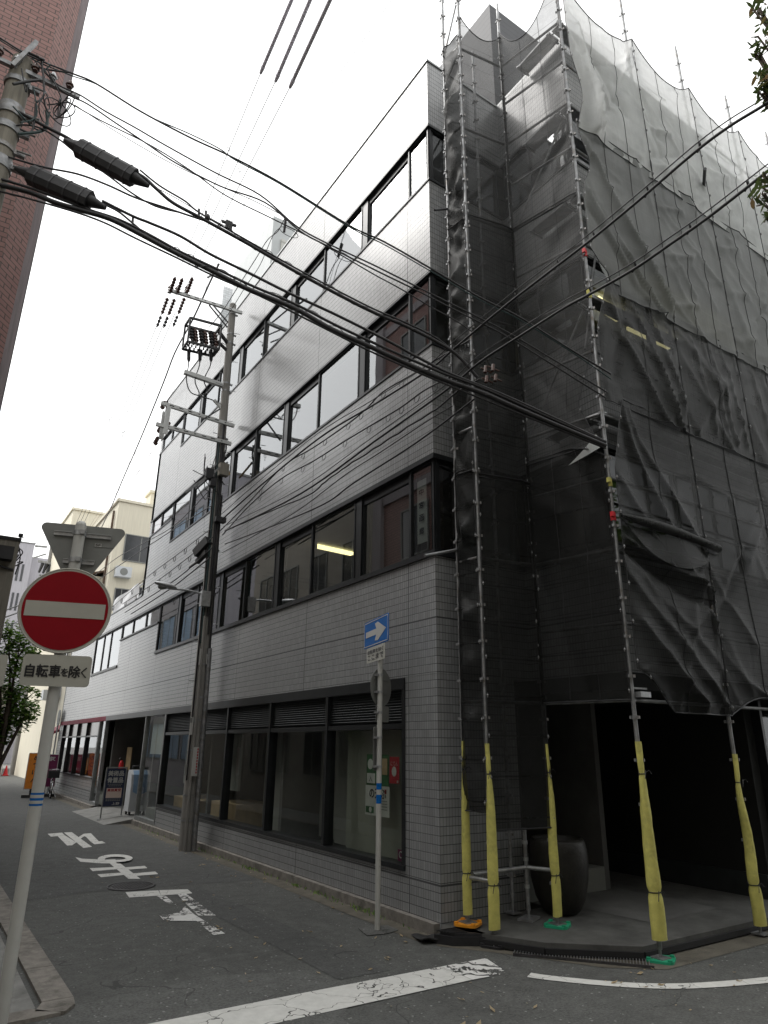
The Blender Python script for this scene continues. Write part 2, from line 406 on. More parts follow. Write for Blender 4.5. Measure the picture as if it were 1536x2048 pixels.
M['net_thin'] = net_material('open_mesh_net', (.06,.061,.06), .6, .4, .25)
M['leaf'] = leaf_material('broad_leaf', (.07,.16,.025), (.18,.32,.06), (.36,.46,.12))
M['leaf_long'] = leaf_material('slender_leaf', (.045,.07,.02), (.08,.11,.035), (.2,.13,.06))
M['bark'] = mat('bark', (.09,.07,.055), .9, 0, .3, 12, .6, 30)
M['fallen'] = leaf_material('fallen_leaf', (.3,.2,.09), (.42,.33,.2), (.5,.46,.36))
M['tube_lamp'] = lamp_material('warm_tube_lamp', (1.0,.86,.42), 1.7)
M['purple'] = mat('magenta_board', (.13,.008,.06), .5, 0, .08, 5)
M['orange'] = mat('orange_board', (.62,.2,.015), .5, 0, .1, 5)
M['cone'] = mat('cone_red', (.6,.02,.03), .5, 0, .08, 5)
M['rubber'] = mat('rubber', (.012,.012,.013), .7, 0, .2, 9)
M['chrome'] = mat('chrome', (.55,.56,.57), .22, 1, .1, 9)
M['appliance'] = mat('white_appliance', (.52,.54,.56), .4, 0, .06, 5)
M['pale_blue'] = mat('pale_blue_plastic', (.22,.33,.48), .4, 0, .08, 5)
M['poster_red'] = mat('poster_red', (.3,.012,.02), .6, 0, .06, 8)
M['poster_green'] = mat('poster_green', (.02,.09,.03), .6, 0, .3, 8)
M['poster_grey'] = mat('poster_paper', (.42,.43,.4), .7, 0, .08, 8)
M['poster_tan'] = mat('poster_tan', (.34,.25,.14), .7, 0, .15, 8)
M['panel_green'] = mat('grey_green_panel', (.24,.25,.21), .8, 0, .1, 1.5)
M['iron'] = mat('cast_iron', (.06,.058,.06), .6, .5, .3, 20, .8, 60)
M['white_sheet'] = mat('white_sheet', (.75,.76,.78), .6, 0, .06, 4)
M['maroon'] = mat('maroon_awning', (.2,.03,.05), .7, 0, .15, 5)
M['brown_glass'] = mat('brown_transom', (.045,.035,.034), .2, 0, .2, 3)
M['blind'] = stripe_material('venetian_blind', (.085,.068,.06), .03, 2, .45, .3)
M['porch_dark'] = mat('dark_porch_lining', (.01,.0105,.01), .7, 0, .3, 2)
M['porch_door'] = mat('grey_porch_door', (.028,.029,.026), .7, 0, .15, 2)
M['terra'] = mat('terracotta_coping', (.22,.15,.12), .85, 0, .25, 7, .4, 40)

# ------------------------------------------------------------------ lettering
def lettering(txt, mat_, parent, origin, ex, ey, w, h, off=.0, depth=.002, name='lettering', vertical=False, bold=.0):
    """writing set in the plane origin + ex*u + ey*v, centred on origin and fitted into w by h"""
    cu = bpy.data.curves.new('lettering', 'FONT'); cu.body = '\n'.join(txt) if vertical else txt
    cu.align_x = 'CENTER'; cu.resolution_u = 3; cu.extrude = 0.0
    if vertical: cu.space_line = .95
    ob = bpy.data.objects.new('lettering', cu); COL.objects.link(ob)
    dg = bpy.context.evaluated_depsgraph_get(); dg.update()
    me = bpy.data.meshes.new_from_object(ob.evaluated_get(dg)); bpy.data.objects.remove(ob)
    vs = [v.co.copy() for v in me.vertices]; fs = [list(p.vertices) for p in me.polygons]
    bpy.data.meshes.remove(me)
    x0 = min(v.x for v in vs); x1 = max(v.x for v in vs); y0 = min(v.y for v in vs); y1 = max(v.y for v in vs)
    ex = V(ex); ey = V(ey); nz = ex.cross(ey); origin = V(origin)
    sx = w/(x1-x0); sy = h/(y1-y0); cx = (x0+x1)/2; cy = (y0+y1)/2
    P = [origin+ex*((v.x-cx)*sx)+ey*((v.y-cy)*sy)+nz*off for v in vs]
    mb = MB(); mb.add(P, fs)
    if bold:                                             # heavier strokes: shifted copies, each a hair proud of the last
        n_ch = max(1, len(txt)) if not vertical else 1; b_ = min(w/n_ch, h)*.034
        for k, (i, j) in enumerate(((1,0),(-1,0),(0,1),(0,-1))): mb.add([p+ex*(i*b_)+ey*(j*b_)+nz*(.0004*(k+1)) for p in P], fs)
    return mb.build(name, mat_, parent)
def plate(mb, o, ex, ey, w, h, r, th, n=5):
    ex = V(ex); ey = V(ey); nz = ex.cross(ey); pts = []
    for cx, cy, a0 in ((w/2-r, h/2-r, 0), (-w/2+r, h/2-r, 90), (-w/2+r, -h/2+r, 180), (w/2-r, -h/2+r, 270)):
        for i in range(n+1):
            a = radians(a0+90*i/n); pts.append(V(o)+ex*(cx+r*cos(a))+ey*(cy+r*sin(a)))
    return mb.prism(pts, nz*(-th))
def disc(mb, o, ex, ey, r, th, n=40):
    ex = V(ex); ey = V(ey)
    return mb.prism([V(o)+ex*(r*cos(2*pi*i/n))+ey*(r*sin(2*pi*i/n)) for i in range(n)], ex.cross(ey)*(-th))
UP = V((0,0,1))
def facing(az_deg):                 # in-plane right vector of a sign whose front looks towards azimuth az (from +Y to +X)
    a = radians(az_deg); n = V((sin(a), cos(a), 0)); return UP.cross(n).normalized(), n
ORD = ['lowest', 'second', 'third', 'fourth', 'fifth', 'sixth', 'seventh', 'eighth', 'ninth', 'tenth', 'eleventh', 'twelfth']
#@@SETTING
# ================================================================== SETTING
mb = MB(); mb.box(-400, 400, -400, 400, -.6, ROADZ-.012); setting('ground', mb, M['concrete'])
mb = MB(); mb.add([(-40,-30,ROADZ),(40,-30,ROADZ),(40,60,ROADZ),(-40,60,ROADZ)], [(0,1,2,3)]); setting('road', mb, M['asphalt'])
# newer strip of asphalt in front of the stop line, laid as a sheet
mb = MB(); z = ROADZ+.004
mb.poly([(-3.86,-.12,z),(-2.75,.02,z),(-1.95,-.28,z),(-1.72,-.8,z),(-2.2,-1.6,z),(-2.4,-3.2,z),(-9,-4.2,z),(-9,-.9,z),(-4.3,-.42,z)])
setting('asphalt_patch', mb, M['asphalt_pale'])
mb = MB(); zf = ROADZ+.003; mb.poly([(-3.87,4.3,zf),(-2.9,4.55,zf),(-.4,4.2,zf),(-.36,26,zf),(-.36,59,zf),(-3.87,59,zf)]); setting('resurfaced_road', mb, M['asphalt_far'])
mb = MB(); mb.poly([(-1.75,-.7,zf),(-1.2,-.72,zf),(-1.28,1.6,zf),(-1.36,4.1,zf),(-1.9,4.15,zf),(-1.8,1.5,zf)]); setting('trench_patch', mb, M['asphalt_far'])
# concrete gutter strip along the tiled facade and round the porch
mb = MB()
mb.poly([(-.07,.02,z),(-.37,-.06,z),(-.36,3.2,z),(-.3,12.9,z),(-.3,26,z),(-.07,26,z)])
mb.poly([(-.07,.02,z),(-.3,-.3,z),(.1,-.86,z),(.62,-1.75,z),(1.1,-2.12,z),(16,-2.2,z),(16,-1.87,z),(1.22,-1.83,z),(.4,-1.2,z),(.06,-.5,z)][::1])
setting('gutter', mb, M['gutter'])
mb = MB()
for a, b in ((.03, 13.1), (18.1, 26.5)):
    y = a
    while y < b:
        y2 = min(y+1.98, b); mb.box(-.085, 0.0-.002, y, y2-.008, ROADZ-.02, 0.0); y = y2
setting('kerb', mb, M['kerb'])
# porch floor slab with its chamfered corner
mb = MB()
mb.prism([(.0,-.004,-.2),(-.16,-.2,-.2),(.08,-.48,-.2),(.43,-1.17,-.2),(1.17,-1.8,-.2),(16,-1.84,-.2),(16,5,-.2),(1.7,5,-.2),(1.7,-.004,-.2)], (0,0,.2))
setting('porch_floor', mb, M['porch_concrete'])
mb = MB(); E_ = [(-.16,-.2),(.08,-.48),(.43,-1.17),(1.17,-1.8),(16,-1.84)]
for a_, b_ in zip(E_, E_[1:]):
    a_ = V((*a_, 0)); b_ = V((*b_, 0)); d_ = (b_-a_).normalized(); n_ = V((d_.y, -d_.x, 0)); mb.prism([a_+n_*.003+V((0,0,-.1)), b_+n_*.003+V((0,0,-.1)), b_+n_*.035+V((0,0,-.1)), a_+n_*.035+V((0,0,-.1))], (0,0,.055))
setting('porch_edging', mb, M['rubber'])
mb = MB(); mb.poly([(2.0,-.15,.004),(2.1,-1.25,.004),(3.5,-1.2,.004),(3.4,1.2,.004),(2.0,1.2,.004)]); setting('porch_mat', mb, M['interior_dark'])
# left pavement and its kerb stones
mb = MB(); mb.prism([(-4.17,60,ROADZ-.2),(-4.17,-.02,ROADZ-.2),(-4.28,-.2,ROADZ-.2),(-5.1,-.36,ROADZ-.2),(-20,-.5,ROADZ-.2),(-20,60,ROADZ-.2)], (0,0,.205)); setting('pavement', mb, M['concrete'])
mb = MB(); y = .02
while y < 40:
    mb.box(-4.12, -3.88, y, y+.99, ROADZ-.1, ROADZ+.03); y += 1.0
mb.prism([(-3.88,.012,ROADZ-.1),(-3.9,-.16,ROADZ-.1),(-4.0,-.3,ROADZ-.1),(-4.2,-.18,ROADZ-.1),(-4.12,.012,ROADZ-.1)], (0,0,.13))
for k in range(6):
    x = -4.02-k*.99; mb.prism([(x-.008,-.305-k*.06,ROADZ-.1),(x-.98,-.365-k*.06,ROADZ-.1),(x-.98,-.165-k*.06,ROADZ-.1),(x-.2,-.105-k*.06,ROADZ-.1)], (0,0,.13))
setting('pavement_kerb', mb, M['kerb'])
# ------------------------------------------------------------------ road paint
def paint_poly(mb, pts, z=ROADZ+.006):
    mb.poly([(p[0], p[1], z) for p in pts])
mb = MB(); paint_poly(mb, [(-.72,-.9),(-.72,-1.36),(-4.6,-1.33),(-4.6,-.83),(-2.3,-.85)], ROADZ+.008); setting('stop_line', mb, M['paint'])
mb = MB(); paint_poly(mb, [(-.16,-.92),(-.3,-1.39),(-.716,-1.36),(-.716,-.9)], ROADZ+.008); setting('stop_line_worn_end', mb, M['paint_worn'])
mb = MB(); P = [gnd(x, y).xy for x, y in ((1058,1951),(1100,1957),(1200,1967),(1300,1973),(1400,1972),(1536,1961),(1700,1940))]
P = [V((p[0], p[1], 0)) for p in P]+[V((3.6,-3.1,0)),V((9,-3.5,0)),V((16,-3.7,0))]; P = smooth_path(P, 5)
L = []; R = []
for i, p in enumerate(P):
    d = (P[min(i+1, len(P)-1)]-P[max(i-1, 0)]).normalized(); nrm = V((-d.y, d.x, 0)); L.append(p+nrm*.07); R.append(p-nrm*.07)
for i in range(len(P)-1): mb.add([(q.x, q.y, ROADZ+.006) for q in (L[i], R[i], R[i+1], L[i+1])], [(0,1,2,3)])
setting('edge_line', mb, M['paint'])
# the word painted on the road for drivers who come towards us: traced strokes, in plan metres
def strokes(name, polys, m):
    mb = MB()
    for k, pl in enumerate(polys):
        pts = [gnd(x, y) for x, y in pl]; paint_poly(mb, pts, ROADZ+.005+.0012*k)
    setting(name, mb, m)
zz = lambda s: [(x/3.0, 1640+y/3.0) for x, y in s]
strokes('road_letter_far', [zz([(285,84),(372,77),(388,93),(345,98),(305,101)]), zz([(345,98),(388,93),(448,130),(432,154),(402,155)]), zz([(383,77),(430,75),(552,163),(500,170)]),
    zz([(432,154),(466,108),(502,85),(508,98),(492,108),(450,142)]), zz([(502,85),(545,82),(592,130),(545,134),(515,103),(505,100)]), zz([(545,134),(612,130),(634,142),(566,149)])], M['paint'])
ring = []
for i in range(21):
    a = radians(-215+ (300)*i/20); ring.append((690+105*cos(a), 239+26*sin(a)))
ring2 = [(690+62*cos(radians(-215+300*i/20)), 240+12*sin(radians(-215+300*i/20))) for i in range(21)]
rp = [zz([ring[i], ring[i+1], ring2[i+1], ring2[i]]) for i in range(20)]
strokes('road_letter_middle', [zz([(452,225),(500,234),(630,240),(680,262),(610,262),(482,252)]), zz([(630,240),(690,238),(842,355),(770,355)]),
    zz([(537,292),(690,285),(700,298),(556,310)]), zz([(740,288),(868,278),(884,292),(755,302)]),
    zz([(583,330),(745,318),(752,333),(605,347)]), zz([(795,325),(930,313),(950,329),(815,340)])] + rp, M['paint'])
strokes('road_letter_near', [zz([(752,435),(950,424),(965,455),(775,467)]), zz([(955,424),(1125,418),(1155,443),(965,455)])], M['paint'])
strokes('road_letter_near_worn', [zz([(1060,440),(1110,440),(1295,575),(1190,575),(1100,490)]), zz([(940,458),(990,455),(1060,515),(1010,505)]),
    zz([(955,575),(1075,560),(1110,520),(1165,570),(1350,685),(1280,695),(1180,610),(985,608)])], M['paint_worn'])
# ================================================================== THINGS ON THE ROAD
c = gnd(262, 1773)
t = thing('manhole_cover', 'round cast iron manhole cover set in asphalt between the white painted letters', 'manhole cover', (c.x, c.y, ROADZ))
mb = MB(); mb.lathe(c, [(.0,.012),(.1,.012),(.29,.012),(.3,.008),(.3,.0)], 40); mb.build('lid', M['iron'], t)
mb = MB(); mb.lathe(c, [(.315,.0),(.315,.014),(.35,.014),(.352,.0)], 40); mb.build('frame', M['iron'], t)
mb = MB()
for i in range(-6, 7):
    for j in range(-6, 7):
        x = i*.042; y = j*.042
        if x*x+y*y < .072: mb.box(c.x+x-.012, c.x+x+.012, c.y+y-.012, c.y+y+.012, ROADZ+.011, ROADZ+.018)
mb.build('tread_pattern', M['iron'], t)
# fallen leaves
def leaf_shape():
    mb = MB(); mb.add([(-.035,0,.004),(-.012,.016,.012),(.012,.015,.008),(.04,0,.016),(.012,-.016,.007),(-.014,-.015,.012)], [(0,1,2,3),(0,3,4,5)]); return mb
lf = leaf_shape().build('fallen_leaf', M['fallen'])
tag(lf, 'small dry tan leaf fallen on the asphalt', 'leaf', 'fallen leaves on the road')
spots = []
for k in range(42): spots.append((RNG.uniform(-.5,-.12), RNG.uniform(.2,11)))
for k in range(45): spots.append((RNG.uniform(-2.6,-.3), RNG.uniform(-.8,6)))
for k in range(16): spots.append((RNG.uniform(-3.6,-.6), RNG.uniform(-2.6,-1.4)))
for k in range(22): spots.append((RNG.uniform(.1,1.6), RNG.uniform(-2.9,-1.95)))
spots += [(-.52,-.02),(-1.9,3.2),(-1.2,.9),(-1.5,-2.15),(-1.38,-2.2),(-1.0,-.4)]
for i, (x, y) in enumerate(spots):
    o = lf if i == 0 else lf.copy()
    if i: COL.objects.link(o)
    s = RNG.choice((.35,.45,.6,.8,1.1)) if i < len(spots)-6 else 1.15
    o.location = (x, y, ROADZ+.006); o.rotation_euler = (RNG.uniform(-.3,.3), RNG.uniform(-.3,.3), RNG.uniform(0,6.3)); o.scale = (s, s*RNG.uniform(.6,1.1), s)
mb = MB(); wr = random.Random(21)
for k in range(170):
    if k < 90: x, y = -.09-abs(wr.gauss(0,.05)), wr.choice((1.2,1.5,2.1,2.6,3.4,5.2,6.6))+wr.gauss(0,.12)
    else: x, y = -.1-abs(wr.gauss(0,.03)), wr.uniform(.3,12.5)
    h_ = wr.uniform(.015,.06); a = wr.uniform(0,6.3); d = V((cos(a)*.03, sin(a)*.03, 0)); s_ = V((-sin(a)*.006, cos(a)*.006, 0)); p = V((x, y, ROADZ+.004))
    mb.add([p-s_, p+s_, p+d*.6+V((0,0,h_*.8))+s_*.7, p+d*1.3+V((0,0,h_)), p+d*.6+V((0,0,h_*.8))-s_*.7], [(0,1,2,3,4)])
tag(mb.build('weeds', M['leaf']), 'small green weeds and moss tufts along the kerb foot', 'weeds', kind='stuff')
# gutter grating on the chamfer, black cable ramp and loose rubber mat by the corner
t = thing('drain_grating', 'steel drain grating sunk along the chamfered porch edge', 'drain', (.5,-1.3,ROADZ))
a = V((.16,-.98,ROADZ+.012)); b = V((1.02,-2.03,ROADZ+.012)); d = (b-a).normalized(); nn = V((-d.y, d.x, 0)); mb = MB()
a2 = a+nn*.22; b2 = b+nn*.22
for k in range(int((b-a).length/.03)):
    p = a+d*(.03*k); mb.bar(p, p+nn*.22, .008, .02)
mb.build('bars', M['galv_dull'], t)
mb = MB(); mb.bar(a-nn*.012, b-nn*.012, .02, .03); mb.bar(a2+nn*.012, b2+nn*.012, .02, .03); mb.build('frame', M['iron'], t)
t = thing('cable_ramp', 'black moulded plastic kerb ramp under the orange foot plate', 'kerb ramp', (.1,-.45,ROADZ))
mb = MB()
q = [gnd(868,1862,0), gnd(905,1885,-.08), gnd(965,1885,-.08), gnd(985,1868,0), gnd(930,1850,0)]
mb.prism([(p.x, p.y, ROADZ+.005) for p in q], (0,0,.085)); 
ctr = sum(q, V((0,0,0)))/5
mb.prism([((p.x-ctr.x)*.8+ctr.x, (p.y-ctr.y)*.8+ctr.y, ROADZ+.09) for p in q], (0,0,.03)); mb.build('ramp_block', M['black_plastic'], t)
mb = MB()
for k in range(5):
    p = q[0].lerp(q[1], .15+.17*k); r_ = q[4].lerp(q[2], .15+.17*k); mb.bar((p.x,p.y,ROADZ+.126), (p.x*.4+r_.x*.6, p.y*.4+r_.y*.6, ROADZ+.126), .012, .012)
mb.build('ribs', M['black_plastic'], t)
t = thing('rubber_mat', 'curled dark rubber mat lying in the gutter by the building corner', 'mat', tuple(gnd(850,1880)))
p0 = gnd(822,1873); p1 = gnd(842,1890); p2 = gnd(896,1887); p3 = gnd(868,1872)
def fn(u, v):
    p = p0.lerp(p3, u).lerp(p1.lerp(p2, u), v); p.z = ROADZ+.02+.035*(v**3)+.012*sin(7*u); return p
mb = MB(); mb.grid(fn, 10, 6); mb.build('sheet', M['rubber'], t)
mb = MB(); mb.tube([p1.lerp(p2, k/8)+V((0,0,.05+.012*sin(7*k/8))) for k in range(9)], .014, 6); mb.build('rolled_edge', M['rubber'], t)

# ================================================================== OFFICE BUILDING
OB = thing('office_building', 'grey mosaic tiled office building with ribbon windows wrapped in scaffold nets', 'building')
FL = [(4.33,5.82),(7.6,8.95),(10.75,11.97)]
SP = [(2.78,4.33),(5.82,7.6),(8.95,10.75),(11.97,13.44)]
YE, YE2, WX, WY, XE = 15.4, 26.5, 1.65, -1.6, 15.0
mb = MB()
for z0, z1 in SP:
    mb.box(0, .25, 0, YE, z0, z1)                       # street facade
    mb.box(.25, WX, 0, .25, z0, z1)                     # return beside the corner
    mb.box(WX, WX+.25, WY, 0, z0, z1)                   # wing, left face
    mb.box(WX+.25, XE, WY, WY+.25, z0, z1)              # wing, front face
for i, (z0, z1) in enumerate(FL):                       # high level windows at the far end: wall below them
    mb.box(0, .25, 12.9 if i else 13.05, YE if i else 17.5, z0, z1-.6)
mb.box(0, .25, YE, YE2, 2.78, 4.33); mb.box(0, .25, YE, YE2, 5.82, 6.4)
mb.box(0, .25, 21.6, YE2, 4.33, 5.82)
mb.box(0, .25, 0, .7, -.2, 2.78-.003); mb.box(.25, 1.32, 0, .25, -.2, 2.78-.003)       # corner pier
mb.box(0, .25, .7, 11.33, -.2, .44); mb.box(0, .25, 18.95, YE2, -.2, .76); mb.box(0, .25, 25.8, YE2, .76, 2.78)
mb.box(0, 10, YE-.25, YE-.003, 6.4, 13.437)             # far end wall
mb.build('tiled_wall', M['tile'], OB)
mb = MB()
mb.box(0, XE, YE2, YE2+.2, -.2, 6.4); mb.box(XE, XE+.2, -1.3, YE, -.2, 13.2); mb.box(XE, XE+.2, YE, YE2, -.2, 6.2)
mb.build('plain_wall', M['interior'], OB)
# parapet capping and roof
mb = MB(); mb.box(-.02, .27, -.02, YE, 13.443, 13.48); mb.box(.272, WX, -.02, .27, 13.443, 13.48); mb.box(WX+.002, WX+.27, WY-.02, -.022, 13.443, 13.48); mb.box(WX+.272, XE, WY-.02, WY+.27, 13.443, 13.48)
mb.box(-.02, .27, YE+.002, YE2, 6.403, 6.44)
mb.build('parapet_cap', M['steel_frame'], OB)
mb = MB(); mb.box(.26, XE-.01, .26, YE-.26, 12.5, 12.7); mb.box(WX+.26, XE-.01, WY+.26, .255, 12.5, 12.7); mb.box(.26, XE-.01, YE+.01, YE2-.01, 5.9, 6.1)
mb.build('roof_deck', M['roof'], OB)
mb = MB()
for zc in (2.8, 5.95, 9.05):
    mb.box(.26, XE-.02, .26, YE-.26, zc, zc+.25); mb.box(WX+.26, XE-.02, WY+.26, .255, zc, zc+.25)
mb.box(.26, XE-.02, YE+.02, YE2-.02, 2.8, 3.05)
mb.build('ceiling', M['interior'], OB)
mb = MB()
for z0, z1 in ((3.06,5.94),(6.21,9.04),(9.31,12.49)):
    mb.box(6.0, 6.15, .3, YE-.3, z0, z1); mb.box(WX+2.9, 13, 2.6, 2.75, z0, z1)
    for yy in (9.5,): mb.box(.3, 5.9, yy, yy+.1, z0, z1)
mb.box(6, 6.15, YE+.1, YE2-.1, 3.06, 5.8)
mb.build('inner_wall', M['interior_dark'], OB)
# dark trims above and below the ribbons
mb = MB()
for i, (z0, z1) in enumerate(FL):
    e = .035 if i == 0 else .018; hz = .075 if i == 0 else .045
    y1 = 21.6 if i == 0 else YE
    for za, zb in ((z1-hz, z1-.002), (z0+.002, z0+hz)):
        lo = za < (z0+z1)/2
        mb.box(-e, .2, -e, (13.05 if i == 0 else 12.88) if lo else y1, za, zb)
        mb.box(.202, WX-e-.002, -e, .2, za, zb)
        mb.box(WX-e, WX+.2, WY-e, -e-.002, za, zb)
        mb.box(WX+.202, XE, WY-e, WY+.2, za, zb)
    if i == 0: mb.box(-e, .2, 17.5, 21.6, z0+.002, z0+hz)
    mb.box(-e, .2, 13.052 if i == 0 else 12.902, 17.498 if i == 0 else YE, z1-.6+.002, z1-.6+.05)
mb.build('window_band_trim', M['black_frame'], OB)
mb = MB()
for i, (z0, z1) in enumerate(FL):
    for k in range(4): MB().box(.022, .19, 1.95+3.065*k, 2.13+3.065*k, z0+.08, z1-.08).build('mullion_panel', M['dark_panel'], OB)
def window(u0, u1, z0, z1, face, deep=False, gm='glass', fm='black_frame', fw=.028, blind=False):
    """face: function (u, depth) -> (x, y); a frame with its pane"""
    mb = MB(); c3 = lambda u, d, z: V((*face(u, d), z))
    def bx(ua, ub, za, zb, d0, d1):
        p = [c3(ua,d0,za), c3(ub,d0,za), c3(ub,d1,za), c3(ua,d1,za)]
        mb.prism(p, (0,0,zb-za))
    dp = .04 if not deep else .075
    d0 = .012 if not deep else .05
    bx(u0, u0+fw, z0, z1, d0, .12); bx(u1-fw, u1, z0, z1, d0, .12)
    bx(u0+fw, u1-fw, z0, z0+fw, d0, .12); top = fw if not deep else .13
    bx(u0+fw, u1-fw, z1-top, z1, d0, .12)
    w = mb.build('window', M[fm], OB)
    mb = MB(); p = [c3(u0+fw-.005,dp,z0+fw-.005), c3(u1-fw+.005,dp,z0+fw-.005), c3(u1-fw+.005,dp,z1-top+.005), c3(u0+fw-.005,dp,z1-top+.005)]
    mb.poly(p); mb.build('pane', M[gm], w)
    if blind:
        mb = MB(); p = [c3(u0+.02,.2,z0+.02), c3(u1-.02,.2,z0+.02), c3(u1-.02,.2,z1-.02), c3(u0+.02,.2,z1-.02)]; mb.poly(p); mb.build('blind', M['blind'], w)
    return w
FA = lambda u, d: (d, u)
FB = lambda u, d: (u, d)
FWL = lambda u, d: (WX+d, u)
FWF = lambda u, d: (u, WY+d)
for i, (z0, z1) in enumerate(FL):
    a = .077 if i == 0 else .047
    za, zb = z0+a, z1-a
    window(.03, .6, za, zb, FA, blind=(i == 0))
    for k in range(4):
        o = 3.065*k
        window(.65+o if k else .64, 1.947+o, za, zb, FA, deep=True, blind=(i == 0 and k == 0))
        e = 3.655+o if k < 3 else (12.86 if i else 13.03)
        window(2.133+o, e, za, zb, FA)
    ys = [12.93, 14.13, 15.36] if i else [13.07, 14.53, 16.06, 17.46]
    for ya, yb in zip(ys, ys[1:]): window(ya+.01, yb-.01, z1-.548, zb, FA)
    if i == 0:
        for ya, yb in ((17.52,19.06),(19.07,20.2),(20.21,21.58)): window(ya, yb, za, zb, FA)
    window(.04, WX-.05, za, zb, FB, blind=(i == 0))
    window(WY+.05, -.06, za, zb, FWL)
    x = WX+.06
    while x < XE-1: window(x, x+1.5, za, zb, FWF); x += 1.53
# tube lamps on the ceilings
for a, b in (((632,1092),(705,1108)), ((755,1112),(785,1125))):
    p = on(*a, 2, 5.9); q = on(*b, 2, 5.9); mb = MB(); mb.bar(p, q, .16, .05); mb.build('ceiling_lamp', M['tube_lamp'], OB)
for a, b in (((1188,600),(1242,636)), ((1262,652),(1345,692))):
    p = on(*a, 2, 8.96); q = on(*b, 2, 8.96); mb = MB(); mb.bar(p, q, .2, .06); mb.build('ceiling_lamp', M['tube_lamp'], OB)
# ---------------- ground floor
mb = MB(); mb.box(-.02, .22, .702, 13.2, 2.63, 2.777); mb.box(-.02, .22, 13.2, 18.0, 2.63, 2.777); mb.build('fascia', M['black_frame'], OB)
mb = MB(); mb.box(-.02, .22, 18.0, YE2, 2.63, 2.777); mb.build('fascia', M['maroon'], OB)
mb = MB(); mb.box(-.03, .2, .7, 11.3, .442, .5)
for y in (.7, 2.79, 4.91, 6.99, 9.1, 11.25): mb.box(-.012, .15, y, y+.07, .5, 2.63)
mb.box(.0, .15, .77, 11.25, 2.12, 2.19); mb.build('shopfront_frame', M['black_frame'], OB)
mb = MB(); mb.box(-.03, .2, 18.95, 25.8, .762, .81)
for y in (18.9, 20.9, 22.6, 24.3, 25.75): mb.box(-.012, .15, y, y+.06, .81, 2.63)
mb.box(0, .15, 18.96, 25.7, 2.12, 2.17)
mb.build('shopfront_frame', M['black_frame'], OB)
ys = [.77, 2.79, 4.91, 6.99, 9.1, 11.25]
for k in range(5):
    a = ys[k]+(.07 if k else 0); b = ys[k+1]
    mb = MB()
    n = 12
    for j in range(n):
        zc = 2.2+.43*(j+.5)/n; mb.obox((.06, (a+b)/2, zc), (0,1,0), V((.75,0,-.66)), V((.66,0,.75)), (b-a)/2, .028, .004)
    lv = mb.build('louvre', M['louvre'], OB)
    mb = MB(); mb.box(.11, .14, a, b, 2.19, 2.63); mb.build('backing', M['dark_panel'], lv)
    mb = MB(); mb.poly([(.07,a,.5),(.07,b,.5),(.07,b,2.12),(.07,a,2.12)]); mb.build('shop_window', M['glass_dark'], OB)
ys = [18.96, 20.9, 22.6, 24.3, 25.75]
for k in range(4):
    mb = MB(); mb.poly([(.07,ys[k],.81),(.07,ys[k+1],.81),(.07,ys[k+1],2.12),(.07,ys[k],2.12)]); mb.build('shop_window', M['glass_dark'], OB)
    mb = MB(); mb.poly([(.07,ys[k]+.06,2.17),(.07,ys[k+1],2.17),(.07,ys[k+1],2.63),(.07,ys[k]+.06,2.63)]); mb.build('transom', M['brown_glass'], OB)
for y0, y1 in ((11.32,13.18),(17.95,18.9)):             # full height panes beside the entrance
    mb = MB(); mb.box(-.01,.1,y0,y0+.06,.0,2.63); mb.box(-.01,.1,y1-.06,y1,.0,2.63); mb.box(-.01,.1,y0+.06,y1-.06,.0,.1)
    s = mb.build('side_light', M['steel_frame'], OB)
    mb = MB(); mb.poly([(.05,y0+.06,.1),(.05,y1-.06,.1),(.05,y1-.06,2.63),(.05,y0+.06,2.63)]); mb.build('pane', M['glass_dark'], s)
mb = MB(); mb.box(.14,.15,11.5,12.9,1.65,2.6); mb.build('paper_screen', M['cream'], OB)
# shop interiors: back walls, display platforms, entrance recess
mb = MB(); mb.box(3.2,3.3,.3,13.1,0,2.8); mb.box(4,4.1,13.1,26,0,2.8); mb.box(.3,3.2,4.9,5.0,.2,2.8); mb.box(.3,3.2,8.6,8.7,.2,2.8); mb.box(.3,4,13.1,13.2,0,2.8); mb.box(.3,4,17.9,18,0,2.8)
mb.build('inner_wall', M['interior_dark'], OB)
mb = MB(); mb.box(.26,3.2,.3,13.1,.0,.3); mb.box(.26,4,18,26,0,.3); mb.build('shop_floor', M['interior'], OB)
mb = MB(); mb.box(.02,4,13.2,17.9,-.2,-.02); mb.build('entrance_floor', M['concrete'], OB)
mb = MB(); mb.box(.3,.34,.8,2.66,.46,2.12); mb.build('display_panel', M['panel_green'], OB)
mb = MB(); mb.box(.7,.75,3.0,3.7,.4,2.4); mb.box(.9,.95,4.0,4.6,.4,2.4); mb.box(.55,.6,5.2,5.9,.4,2.4); mb.box(.8,.85,6.2,6.8,.4,2.4); mb.box(.4,.45,7.2,8.1,1.0,2.1); mb.box(.4,.45,9.6,10.7,1.0,2.1); mb.build('display_panel', M['interior'], OB)
mb = MB(); mb.box(.35,1.2,7.1,8.5,.3,.75); mb.box(.35,1.2,9.2,11.1,.3,.7); mb.build('display_plinth', M['poster_tan'], OB)
mb = MB(); mb.box(1.7,1.76,15.5,17.4,0,2.3); d_ = mb.build('inner_door', M['dark_panel'], OB)
mb = MB(); mb.box(1.66,1.7,15.7,16.5,.5,1.7); mb.build('notice_board', M['poster_red'], d_)
mb = MB(); mb.box(.7,.72,17.0,17.6,1.1,1.8); mb.build('notice', M['poster_tan'], OB)
mb = MB(); mb.box(.35,.37,19.2,21.5,.82,1.6); mb.box(.35,.37,22.9,25.2,.82,1.9); mb.build('window_banner', M['poster_red'], OB)
mb = MB(); mb.box(.33,.345,21.6,22.7,.82,1.4); mb.build('window_banner', M['orange'], OB)
